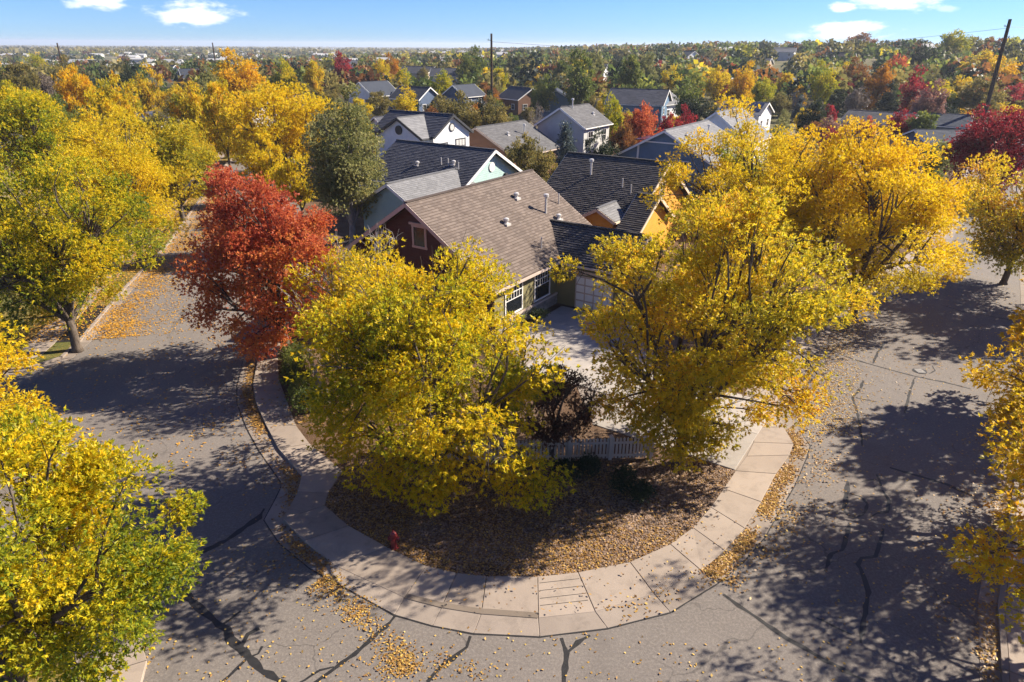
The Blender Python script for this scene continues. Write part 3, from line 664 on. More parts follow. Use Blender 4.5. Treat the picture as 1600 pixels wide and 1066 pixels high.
for k, (x, y, zr, wd, ln, ze, ax, wl, rf, lb) in enumerate(FAR):
    d = 120.0
    for _ in range(12):
        p = G(x, y, zr + float(terrain(*((G(x, y, zr) if _ == 0 else p)))) ); p = (max(-600, min(600, p[0])), max(30, min(420, p[1])))
    t = float(terrain(*p)); ang = TH + (0, .5, -.4, .2, -.15)[k % 5]*(1 if k > 2 else 0)
    h = house('house', 0, 0, lb, ang, p, t); h['group'] = 'houses among the trees behind'
    tb = (.7, .4) if p[1] < 160 else None
    if ax == 'y': b = gable_block(h, -wd/2, wd/2, -ln/2, ln/2, ze, zr, 'y', M[wl], M[rf], M['white'], .4, tb, seed=k)
    else: b = gable_block(h, -ln/2, ln/2, -wd/2, wd/2, ze, zr, 'x', M[wl], M[rf], M['white'], .4, tb, seed=k)
    if ax == 'y':
        hx, hy_ = wd/2, ln/2
    else: hx, hy_ = ln/2, wd/2
    for i in (-1, 1):
        for zc in ((ze-1.2, ze-3.6) if ze > 4.1 else (ze-1.6,)):
            window(h, '-y', i*hx*.5, -hy_, zc, 1.1, 1.2, M['white'], 2, 2); window(h, '+x', i*hy_*.5, hx, zc, 1.1, 1.2, M['white'], 2, 2)
    if 'solar' in lb:
        for i in range(4):
            for j in range(2):
                sgn = 1; sl_ = (zr-ze)/(wd/2+.4); u = -ln*.36+i*ln*.24; v0, v1 = .6+j*1.7, 2.15+j*1.7
                if v1 > wd/2+.3: continue
                f = lambda a, q: ((q, a, zr-sl_*q+.26) if ax == 'y' else (a, -q, zr-sl_*q+.26))
                a0, a1, a2, a3 = f(u-ln*.11, v0), f(u+ln*.11, v0), f(u+ln*.11, v1), f(u-ln*.11, v1)
                MB().add([a0, a1, a2, a3]+[(q[0], q[1], q[2]-.05) for q in (a0, a1, a2, a3)], [(0,1,2,3),(7,6,5,4),(0,4,5,1),(1,5,6,2),(2,6,7,3),(3,7,4,0)]).build('solar_panel', M['solar'], b[1])
    HOUSE_XY.append((p, max(wd, ln)*.6)); HOUSE_BOX.append((x, y, p[1], 1067*max(wd, ln)*.5/p[1]))

# ------------------------------------------------------------------ driveway, fence, hydrant
drv = lot_sheet('driveway', [EN(-5.2, 22.2), EN(-5.2, 15.5), EN(-2.2, 13), EN(-2.2, 9.5), EN(1.5, 6.6), EN(7.4, 6.6), EN(7.4, 13.2), EN(1.6, 15.5), EN(1.6, 21.9)], M['gutterc'], 0.112)
def rect_slabs(e0, e1, n0, n1, ne, nn):
    for i in range(ne):
        for j in range(nn):
            a0, a1 = e0+(e1-e0)*i/ne, e0+(e1-e0)*(i+1)/ne; b0, b1 = n0+(n1-n0)*j/nn, n0+(n1-n0)*(j+1)/nn
            slab(drv, 'slab', (EN(a0, b0), EN(a1, b0)), (EN(a0, b1), EN(a1, b1)), .14, .14, M['drivec'], .14, .14, .012)
rect_slabs(-5.2, 1.5, 15.5, 22.0, 2, 2); rect_slabs(-2.2, 1.5, 9.6, 15.5, 1, 2); rect_slabs(1.5, 7.4, 6.7, 13.1, 2, 2)

def fence(name, label, pts, hgt=1.0):
    root = empty(name, (pts[0][0], pts[0][1], .1), label=label, cat='fence', group='white picket fencing of the corner lot')
    o = Vector((pts[0][0], pts[0][1], 0)); pk = MB().box(-.045, .045, -.012, .012, .06, hgt*.94).add([(-.045,-.012,hgt*.94),(.045,-.012,hgt*.94),(.045,.012,hgt*.94),(-.045,.012,hgt*.94),(0,-.012,hgt*1.0),(0,.012,hgt*1.0)],[(0,1,4),(2,3,5),(1,2,5,4),(3,0,4,5)]).mesh('picket')
    ps = MB().box(-.065, .065, -.065, .065, -.12, hgt*1.05).box(-.085, .085, -.085, .085, hgt*1.05, hgt*1.09).add([(-.07,-.07,hgt*1.09),(.07,-.07,hgt*1.09),(.07,.07,hgt*1.09),(-.07,.07,hgt*1.09),(0,0,hgt*1.17)],[(0,1,4),(1,2,4),(2,3,4),(3,0,4)]).mesh('post')
    for a, b in zip(pts[:-1], pts[1:]):
        a, b = Vector((*a, 0))-o, Vector((*b, 0))-o; L = (b-a).length; ang = math.atan2((b-a).y, (b-a).x); nb = max(1, round(L/2.3))
        for k in range(nb+1):
            q = a+(b-a)*k/nb; c = link('post', ps, M['vinyl'], root, q); c.rotation_euler = (0, 0, ang)
        for k in range(nb):
            q0, q1 = a+(b-a)*k/nb, a+(b-a)*(k+1)/nb; d = (q1-q0).normalized()
            for z in (.22, hgt*.78):
                MB().bar(q0+d*.065+Vector((0,0,z)), q1-d*.065+Vector((0,0,z)), .04, .09).build('rail', M['vinyl'], root)
            n = int((q1-q0).length/.15)
            nv = Vector((d.y, -d.x, 0))*.033
            for i in range(n):
                c = link('picket', pk, M['vinyl'], root, q0+(q1-q0)*(i+.75)/(n+.5)+nv); c.rotation_euler = (0, 0, ang)
    return root
fence('picket_fence', 'off-white picket fence running past the bed behind the yellow trees', [(5.85, 24.35), (2.4, 24.15), (-3.2, 23.95)], 1.05)
fence('picket_fence', 'short white picket fence behind the hedge beside the left sidewalk', [(-8.6, 28.3), (-9.75, 30.5), (-10.6, 32.6)], 1.05)

def hydrant(p):
    h = empty('fire_hydrant', (p[0], p[1], .1), label='dark red fire hydrant in the leaf covered bed by the sidewalk', cat='fire hydrant')
    MB().tube([(0,0,0),(0,0,.05),(0,0,.051),(0,0,.5),(0,0,.501),(0,0,.54)], [.16,.16,.105,.105,.14,.14], 16).build('barrel', M['hydrant'], h)
    MB().tube([(0,0,.54),(0,0,.62),(0,0,.68),(0,0,.70)], [.12,.105,.06,.03], 16).tube([(0,0,.69),(0,0,.76)], .03, 6).build('bonnet', M['hydrant'], h)
    for d in ((1,0),(-1,0),(0,-1)):
        q = .19 if d[1] == 0 else .22
        MB().tube([(d[0]*.08,d[1]*.08,.4),(d[0]*(q-.05),d[1]*(q-.05),.4),(d[0]*(q-.049),d[1]*(q-.049),.4),(d[0]*q,d[1]*q,.4)], [.055,.055,.075,.075], 12).build('outlet_cap', M['hydrant'], h)
    for k in range(8):
        a = k*math.pi/4; MB().tube([(.135*math.cos(a), .135*math.sin(a), .04), (.135*math.cos(a), .135*math.sin(a), .08)], .018, 6).build('bolt', M['darkmetal'], h)
hydrant(G(616, 856, .1))
#TREES
# ------------------------------------------------------------------ trees
def unitv(v): return v/np.maximum(np.linalg.norm(v, axis=-1, keepdims=True), 1e-9)
def vnoise(P, seed, scale):
    """cheap smooth value noise from a few random waves"""
    r = np.random.default_rng(seed); out = np.zeros(len(P))
    for k in range(7):
        d = unitv(r.normal(size=3)); out += np.sin((P@d)*scale*r.uniform(.6, 1.7)+r.uniform(0, 6.28))
    return out/7*1.7
def leaf_mesh(P, D, ln, wd, t, r, tri=False):
    """rhombic leaves at P pointing along D"""
    n = len(P); L = ln*r.uniform(.7, 1.25, (n, 1)); Wd = wd*r.uniform(.75, 1.25, (n, 1))
    side = unitv(np.cross(D, r.normal(size=(n, 3)) + np.array([0, 0, 1.1])))
    nr = np.cross(D, side)
    if tri:
        V = np.stack([P + side*Wd, P - side*Wd + nr*Wd*.3, P + D*L], 1).reshape(-1, 3); k = 3
    else:
        V = np.stack([P, P + D*L*.45 + side*Wd + nr*Wd*.25, P + D*L, P + D*L*.45 - side*Wd + nr*Wd*.25], 1).reshape(-1, 3); k = 4
    return npmesh('crown', V, np.arange(k*n).reshape(-1, k), {'t': np.repeat(np.clip(t, 0, 1), k)})
def limb_tube(mb, a, b, r0, r1, r, sag=.0, seg=5, n=6, wob=.08):
    a, b = np.array(a, float), np.array(b, float); L = np.linalg.norm(b-a); pts = []
    off = r.normal(size=3)*wob*L
    for i in range(seg+1):
        u = i/seg; p = a + (b-a)*u + off*math.sin(math.pi*u)*.8 + np.array([0, 0, sag*L*math.sin(math.pi*u)]); pts.append(p)
    mb.tube([tuple(p) for p in pts], [r0+(r1-r0)*i/seg for i in range(seg+1)], n, cap=False)
    return pts
def tree_data(seed, h, rad, zlo, nclump, nleaf, ln, wd, shape='round', clump_r=.95, gaps=.0, tbias=0.5, tamp=.28, twigs=5, trunk_r=None, ctr=(0, 0), hmesh=True, lobes=0.35, low=0.0, tgreen=0.0, tri=False, tight=1.12, extra=()):
    """returns (trunk mesh, crown mesh); crown between zlo and h, radii rad=(rx, ry); ctr shifts the crown"""
    r = np.random.default_rng(seed); zc, rz = (h+zlo)/2, (h-zlo)/2; rx, ry = rad; cx, cy = ctr
    C = []; tries = 0; crm = clump_r
    while len(C) < nclump and tries < nclump*60:
        tries += 1
        d = unitv(r.normal(size=3)); u = r.random()**(1/2.6)
        if shape == 'cone':
            z = 1 - r.random()**.62*1.0; zz = zlo + (h-zlo)*(1-z) if False else zlo+(h-zlo)*(1-math.sqrt(r.random())) ; f = (h-zz)/(h-zlo)
            a = r.uniform(0, 6.28); q = math.sqrt(r.uniform(.35, 1))*f*.95
            p = np.array([rx*q*math.cos(a), ry*q*math.sin(a), zz])
        else:
            if shape == 'dome' and d[2] < -.35 and r.random() < .6: continue
            lob = 1 + lobes*vnoise(d[None]*2.2, seed+5, 1.5)[0]
            q = d*u*lob*.9
            if shape == 'column': q = np.array([q[0]*(1-.35*max(q[2], 0)), q[1]*(1-.35*max(q[2], 0)), q[2]])
            p = np.array([rx*q[0], ry*q[1], zc+rz*q[2]])
            # the lower crown pulls in under the skirt
            if q[2] < 0 and shape == 'round': p[:2] *= 1 - .35*(-q[2])**1.5*(1-low)
        if p[2] < max(zlo, .3)+.1: continue
        if C and min(np.linalg.norm(p-c) for c in C) < crm*(.62 if shape != 'cone' else .35): continue
        C.append(p + np.array([cx, cy, 0]))
    C = np.array([c for c in C] + [np.array(e, float) for e in extra]); K = len(C)
    # ---- wood
    trunk_r = trunk_r or .018*h+.04; mb = MB()
    if shape == 'cone':
        mb.tube([(0, 0, -.2), (0, 0, h*.5), (0, 0, h*.97)], [trunk_r, trunk_r*.6, .02], 7)
        for c in C[::2]: limb_tube(mb, (0, 0, min(h*.95, c[2]+.3)), c, .035, .012, r, 0, 3, 4, .03)
    else:
        fz = max(zlo*.75, h*.16); top = np.array([cx*.6, cy*.6, h*.72])
        lean = r.normal(size=2)*.1
        tp = [(0, 0, -.15), (0, 0, .12), (lean[0]*.4, lean[1]*.4, fz*.5), (lean[0]+cx*.08, lean[1]+cy*.08, fz)]
        mb.tube(tp, [trunk_r*1.5, trunk_r*1.08, trunk_r, trunk_r*.92], 9)
        base = np.array(tp[-1]); nl = max(4, min(9, K//9)); cen = C[r.choice(K, nl, replace=False)].copy()
        for _ in range(5):
            lab = np.argmin(np.linalg.norm((C[:, None]-cen[None])*np.array([1, 1, .6]), axis=2), 1)
            for k in range(nl):
                if np.any(lab == k): cen[k] = C[lab == k].mean(0)
        for k in range(nl):
            if not np.any(lab == k): continue
            st = base + np.array([0, 0, -fz*.12*r.random()]); tgt = base + (cen[k]-base)*.86
            path = limb_tube(mb, st, tgt, trunk_r*.62, trunk_r*.26, r, .06, 6, 7, .06)
            for c in C[lab == k]:
                j = min(len(path)-1, max(1, int(np.argmin([np.linalg.norm(c-p) for p in path])) - 1 - int(r.integers(0, 2))))
                p2 = limb_tube(mb, path[j], c, trunk_r*.26, .018, r, .05, 4, 5, .08)
                for _ in range(twigs):
                    e = c + unitv(r.normal(size=3)+np.array([0, 0, .35]))*crm*r.uniform(.5, 1.1)
                    limb_tube(mb, p2[int(r.integers(2, 5))], e, .016, .005, r, .03, 2, 3, .08)
    tm = mb.mesh('trunk', True)
    # ---- leaves in tufts
    cc = np.array([cx, cy, zc]); nt = max(1, nleaf//6)
    wgt = r.uniform(.55, 1.4, K)*(1-gaps*(r.random(K) < .4)); wgt /= wgt.sum(); ci = r.choice(K, nt, p=wgt)
    cr = crm*r.uniform(.75, 1.3, K)
    dv = unitv(r.normal(size=(nt, 3))); q = r.random((nt, 1))**(1/2.0)
    TP = C[ci] + dv*q*cr[ci][:, None]*np.array([tight, tight, tight*.74])
    TP[:, 2] = np.maximum(TP[:, 2], .25)
    out = unitv((TP-cc)/np.array([rx, ry, rz])+1e-6)
    td = unitv(dv*.8 + out*.75 + np.array([0, 0, .25]) + r.normal(size=(nt, 3))*.35)
    LP = np.repeat(TP, 6, 0); LD = unitv(np.repeat(td, 6, 0) + r.normal(size=(nt*6, 3))*.62 + np.array([0, 0, -.12]))
    LP = LP + r.normal(size=LP.shape)*ln*.25
    ct = np.clip(r.normal(size=K), -1.8, 1.8)*.55
    hz = (LP[:, 2]-zlo)/(h-zlo)
    t = tbias + tamp*(.75*vnoise(LP, seed+1, 5.2/max(rx, 1)) + ct[ci].repeat(6)*.55) + tgreen*(hz-.5) + np.repeat(r.normal(size=nt), 6)*.12 + r.normal(size=len(LP))*.12
    cm = leaf_mesh(LP, LD, ln, wd, t, r, tri)
    return tm, cm
def put_tree(name, label, loc, data, pal, bark='bark', group=None, rz=0.0, scale=(1, 1, 1), cat='tree', crown='crown', trunkname='trunk'):
    o = empty(name, loc, rz, label=label, cat=cat, group=group); o.scale = scale
    t = bpy.data.objects.new(trunkname, data[0]); c = bpy.data.objects.new(crown, data[1])
    for q, m in ((t, M[bark]), (c, LM[pal])):
        if not q.data.materials: q.data.materials.append(m)
        COL.objects.link(q); q.parent = o
        q.material_slots[0].link = 'OBJECT'; q.material_slots[0].material = m
    return o
def at(px, py, zc): p = G(px, py, zc); return p
LEAF = 2.05      # leaf count factor
def hero(name, label, cpx, zc, h, rad, zlo, base, pal, seed, nclump, nleaf, **kw):
    """cpx: crown centre in the photograph at height zc; base: trunk foot offset from below the crown centre"""
    c = at(*cpx, zc); b = (c[0]+base[0], c[1]+base[1]); bark = kw.pop('bark', 'bark'); ln = kw.pop('ln', .17); wd = kw.pop('wd', .041)
    ex = []
    for q in kw.pop('droop', ()):                 # low hanging boughs, seen at these places of the photograph
        e = G(q[0], q[1], q[2]); ex.append((e[0]-b[0], e[1]-b[1], q[2]))
    kw['extra'] = ex
    d = tree_data(seed, h, rad, zlo, nclump, int(nleaf*LEAF), ln*.73, wd*.80, ctr=(-base[0], -base[1]), tri=True, tight=1.0, **kw)
    return put_tree(name, label, (b[0], b[1], .1), d, pal, bark)
hero('ash_tree', 'yellow ash tree in the leafy bed left of the driveway', (660,588), 4.8, 10.0, (5.1, 5.0), .5, (.7, -.4), 'yellow_green', 11, 135, 62000, tbias=.62, tamp=.24, gaps=.5, twigs=8, low=.9, lobes=.42, droop=((560,735,1.7),(600,752,1.4),(640,765,1.3),(675,778,1.2),(700,755,1.6),(800,765,1.3),(835,772,1.2),(860,752,1.5),(770,745,1.8),(510,640,3.0),(520,675,2.4),(640,725,2.2),(720,720,2.4),(820,725,2.3)), clump_r=.95, ln=.16, wd=.040)
hero('ash_tree', 'sparse yellow tree with grey branches before the maroon gable', (553,462), 4.8, 8.0, (3.3, 3.1), 1.2, (.2, .2), 'yellow', 31, 70, 12000, tbias=.62, tamp=.22, gaps=.8, twigs=16, lobes=.3, clump_r=.9, ln=.16, wd=.040, bark='greybark')
hero('ash_tree', 'golden ash tree at the fence end beside the driveway', (1103,505), 5.9, 10.9, (5.6, 5.3), .9, (-.75, -1.2), 'olive_yellow', 12, 135, 64000, tbias=.55, tamp=.24, gaps=.35, twigs=8, low=.9, lobes=.4, droop=((1000,655,2.6),(985,635,3.0),(1020,680,2.0),(1045,700,1.7),(1065,715,1.4),(1090,690,2.0),(1120,690,2.1),(1140,670,2.5),(1030,650,2.8),(1080,660,2.6),(1060,690,2.0),(950,640,3.2),(1250,640,3.4)), clump_r=.98, ln=.16, wd=.040)
hero('locust_tree', 'broad golden tree behind the driveway tree on the street side', (1350,358), 5.7, 11.8, (6.8, 6.0), .8, (.3, -.4), 'yellow', 13, 160, 68000, tbias=.78, tamp=.3, twigs=3, clump_r=1.05, lobes=.25, tgreen=.3, low=1.0)
hero('locust_tree', 'tall golden tree right of the yellow house, left of the broad one', (1185,322), 6.3, 12.6, (6.6, 5.8), 1.2, (.3, .0), 'yellow', 14, 155, 64000, tbias=.68, tamp=.28, twigs=3, clump_r=1.05, lobes=.3, tgreen=.25, low=.6)
hero('maple_tree', 'dense red maple tree beside the left street and sidewalk', (410,420), 5.3, 11.0, (4.3, 4.0), .3, (.5, .6), 'red', 15, 130, 60000, tbias=.80, tamp=.28, twigs=2, clump_r=.9, lobes=.25, ln=.15, wd=.046, low=.9, tgreen=-.25, shape='column')
hero('ash_tree', 'large yellow and green tree in the lower left corner', (62,858), 5.0, 9.0, (3.7, 3.9), 1.0, (-1.2, -.6), 'yellow_green', 16, 84, 54000, tbias=.45, tamp=.26, twigs=3, clump_r=.85, lobes=.4, low=.7, tgreen=.2, ln=.14, wd=.036)
hero('ash_tree', 'yellow tree cut by the left edge above the corner tree', (-150,600), 5.4, 9.3, (3.8, 3.8), 1.2, (-.5, .2), 'yellow_green', 17, 90, 28000, tbias=.74, tamp=.22, twigs=2, lobes=.3, low=.6)
hero('ash_tree', 'big green and yellow ash tree on the left side of the left street', (80,385), 5.8, 11.0, (5.8, 5.5), 1.2, (.6, -1.0), 'yellow_green', 18, 145, 54000, tbias=.50, tamp=.27, twigs=3, clump_r=1.05, lobes=.35, tgreen=.1, low=.6)
hero('ash_tree', 'golden yellow tree on the left kerb behind the big green ash', (192,300), 5.9, 11.0, (4.4, 4.6), 1.4, (.3, 0), 'yellow', 19, 120, 36000, tbias=.66, tamp=.22, twigs=3, clump_r=1.1, lobes=.3, low=.5, ln=.2, wd=.045)
hero('locust_tree', 'orange yellow tree cut by the right edge above its neighbour', (1716,630), 5.0, 9.8, (4.4, 4.4), 1.2, (.4, .2), 'gold', 20, 80, 26000, tbias=.5, tamp=.3, gaps=.4, twigs=6, lobes=.3, low=.5)
hero('locust_tree', 'olive yellow tree cut by the right edge near the lower corner', (1755,850), 4.9, 9.6, (4.1, 4.4), 1.2, (4.4, 1.2), 'olive_yellow', 21, 80, 30000, tbias=.66, tamp=.25, gaps=.4, twigs=6, lobes=.3, low=.5, ln=.15, wd=.038)
hero('cottonwood_tree', 'tall silvery green tree behind the red maple', (540,262), 6.8, 12.8, (3.8, 3.8), 1.2, (0, 0), 'silver_green', 22, 115, 30000, tbias=.58, tamp=.25, twigs=3, clump_r=1.0, shape='column', bark='greybark', lobes=.25, ln=.22, wd=.06)
hero('locust_tree', 'dark olive tree over the right street at the right edge', (1590,335), 5.2, 9.6, (5.0, 4.6), 1.2, (.5, 0), 'olive_yellow', 23, 100, 28000, tbias=.42, tamp=.28, twigs=3, clump_r=1.1, lobes=.3, tgreen=.5, low=.5, ln=.2, wd=.05)
hero('maple_tree', 'deep red maple at the right edge below the leaning pole', (1560,238), 5.6, 10.2, (5.6, 4.8), 1.2, (0, 0), 'crimson', 24, 100, 24000, tbias=.5, tamp=.3, twigs=2, clump_r=1.15, lobes=.25, ln=.25, wd=.075, low=.5)
hero('crabapple_tree', 'small dark plum coloured tree between the two yellow ash trees', (862,640), 2.5, 4.6, (2.2, 1.8), .7, (.1, 0), 'plum', 25, 46, 8500, tbias=.45, tamp=.3, twigs=9, clump_r=.5, gaps=.5, ln=.12, wd=.03)
hero('ash_tree', 'olive and yellow tree over the far end of the left street', (270,258), 5.4, 9.6, (4.0, 4.2), 1.2, (0, 0), 'olive_yellow', 26, 95, 22000, tbias=.38, tamp=.26, twigs=3, clump_r=1.1, lobes=.3, ln=.25, wd=.06, low=.5)
hero('ash_tree', 'broad bright yellow tree above the red maple', (440,195), 7.0, 12.5, (6.4, 5.8), 1.4, (0, 0), 'yellow', 27, 120, 26000, tbias=.72, tamp=.24, twigs=2, clump_r=1.3, lobes=.35, ln=.3, wd=.08, low=.5)
hero('ash_tree', 'yellow green tree at the left edge behind the big ash', (50,215), 7.0, 12.5, (5.8, 5.4), 1.4, (0, 0), 'yellow_green', 28, 105, 22000, tbias=.62, tamp=.26, twigs=2, clump_r=1.25, lobes=.35, ln=.3, wd=.08, low=.5)
hero('locust_tree', 'golden tree just past the right edge whose shadow crosses the right street', (1744,366), 5.4, 10.0, (4.5, 4.5), 1.2, (0, 0), 'gold', 29, 70, 12000, tbias=.5, tamp=.25, twigs=1, clump_r=1.2, lobes=.25, ln=.32, wd=.09, low=.5)

hero('locust_tree', 'golden tree beyond the right edge shading the middle of the right street', (1730,488), 5.2, 9.8, (3.6, 3.8), 1.2, (0, 0), 'gold', 30, 60, 10000, tbias=.5, tamp=.25, twigs=1, clump_r=1.1, lobes=.25, ln=.32, wd=.09, low=.5)

# shrubs of the corner lot
def shrub(name, label, x, y, h, rad, pal, seed, nleaf, cat='shrub', group=None, zlo=.08, nclump=26, ln=.07, wd=.02, cr=.26, **kw):
    d = tree_data(seed, h, rad, zlo, nclump, nleaf, ln, wd, clump_r=cr, tbias=.45, tamp=.25, twigs=1, trunk_r=.03, lobes=.15, low=1.0, **kw)
    return put_tree(name, label, (x, y, .1), d, pal, 'bark', group, cat=cat, crown='foliage', trunkname='stem')
for (px, py), h, rr, lb in (((970,768), 1.05, .52, 'round dark green shrub in front of the picket fence'), ((1000,783), .75, .45, 'lowest dark green shrub of the bed, nearest the gravel'), ((920,742), .8, .4, 'small dark shrub against the picket fence'), ((884,748), .8, .5, 'dark shrub half under the yellow ash left of the fence')):
    p = G(px, py, .1); shrub('shrub', lb, p[0], p[1], h, (rr, rr), 'dark_green', int(px), 3200, group='dark shrubs in the corner bed', nclump=24, cr=.22)
# clipped hedge beside the left sidewalk
hp = [(-10.1, 27.9), (-10.6, 28.9), (-11.05, 29.9), (-11.5, 31.0), (-11.9, 32.1), (-12.25, 33.3)]
for k, p in enumerate(hp):
    shrub('hedge_shrub', 'clipped olive green hedge shrub, %s of the hedge beside the left sidewalk' % ('nearest', 'second', 'third', 'fourth', 'fifth', 'farthest')[k], p[0]+.55, p[1]+.1, 1.25, (.72, .72), 'green', 300+k, 4200, cat='hedge shrub', group='hedge along the left sidewalk', nclump=34, cr=.3)
shrub('shrub', 'rounded dark shrub at the foot of the window wall', EN(4.0, 6.9)[0], EN(4.0, 6.9)[1], .9, (.6, .6), 'dark_green', 320, 2500)

# ------------------------------------------------------------------ trees beyond: shared shapes, each tree its own object
PROTO = {}
def proto(kind, i):
    key = (kind, i)
    if key not in PROTO:
        s = 500 + hash(kind) % 1 + sum(map(ord, kind)) + i*17
        if kind == 'round': d = tree_data(s, 10, (4.4, 4.2), 1.4, 56, 13000, .33, .10, clump_r=1.2, tamp=.26, tbias=.55, twigs=1, lobes=.42, tri=True, tight=1.0)
        elif kind == 'tall': d = tree_data(s, 10, (2.9, 2.9), 1.0, 54, 12000, .30, .09, shape='column', clump_r=1.05, tamp=.26, tbias=.5, twigs=1, lobes=.42, tri=True, tight=1.0)
        elif kind == 'cone': d = tree_data(s, 10, (2.7, 2.7), .5, 100, 13000, .32, .07, shape='cone', tri=True, clump_r=.75, tamp=.2, tbias=.5, twigs=0)
        elif kind == 'bare': d = tree_data(s, 10, (3.2, 3.2), 1.2, 60, 1400, .26, .06, clump_r=1.2, tamp=.2, tbias=.5, twigs=9, lobes=.3)
        elif kind == 'bush': d = tree_data(s, 10, (6, 6), .5, 44, 8000, .42, .13, clump_r=1.6, tri=True, tamp=.26, tbias=.5, twigs=1, lobes=.3, low=1.0)
        PROTO[key] = d
    return PROTO[key]
NPRO = {'round': 6, 'tall': 4, 'cone': 3, 'bare': 2, 'bush': 3}
RAD = {'round': 4.3, 'tall': 2.9, 'cone': 2.7, 'bare': 3.2, 'bush': 6.0}
COLNAME = {'yellow_green': 'yellow green', 'yellow': 'bright yellow', 'olive_yellow': 'olive yellow', 'gold': 'golden', 'orange': 'orange', 'red': 'orange red', 'crimson': 'crimson', 'mauve': 'mauve grey',
           'rust': 'rust brown', 'lime': 'lime yellow', 'green': 'green', 'dark_green': 'dark green', 'silver_green': 'silvery green', 'olive': 'olive', 'grey_brown': 'grey brown', 'blue_spruce': 'blue green'}
BG = []     # (x, y, height, width, palette, kind, px, py)
def bg_px(px, py, wpx, hpx, pal, kind='round', dist=None):
    best = None; zc = None
    if dist:
        d = G(px, py, 0); f = dist/d[1]; p = (d[0]*f, dist); z = H - H*f; wm, hm = wpx/FPX*math.hypot(*p), hpx/FPX*math.hypot(*p)
        BG.append((p[0], p[1], z+hm/2-float(terrain(*p)), wm, pal, kind, px, py)); return
    for z in ([zc] if zc else np.arange(3.5, 9.6, .5)):
        zt = z
        p = G(px, py, zt)
        for _ in range(6):
            p = G(px, py, z + float(terrain(*p))) if z + float(terrain(*p)) < H-1.2 else p
        Wm = wpx/FPX*math.hypot(*p)
        sc = abs(math.log(max(Wm, .1)/8.0))
        if best is None or sc < best[0]: best = (sc, p, z, Wm)
    _, p, z, Wm = best; hm = hpx/FPX*math.hypot(*p)
    top = z + hm/2
    BG.append((p[0], p[1], top, Wm, pal, kind, px, py))
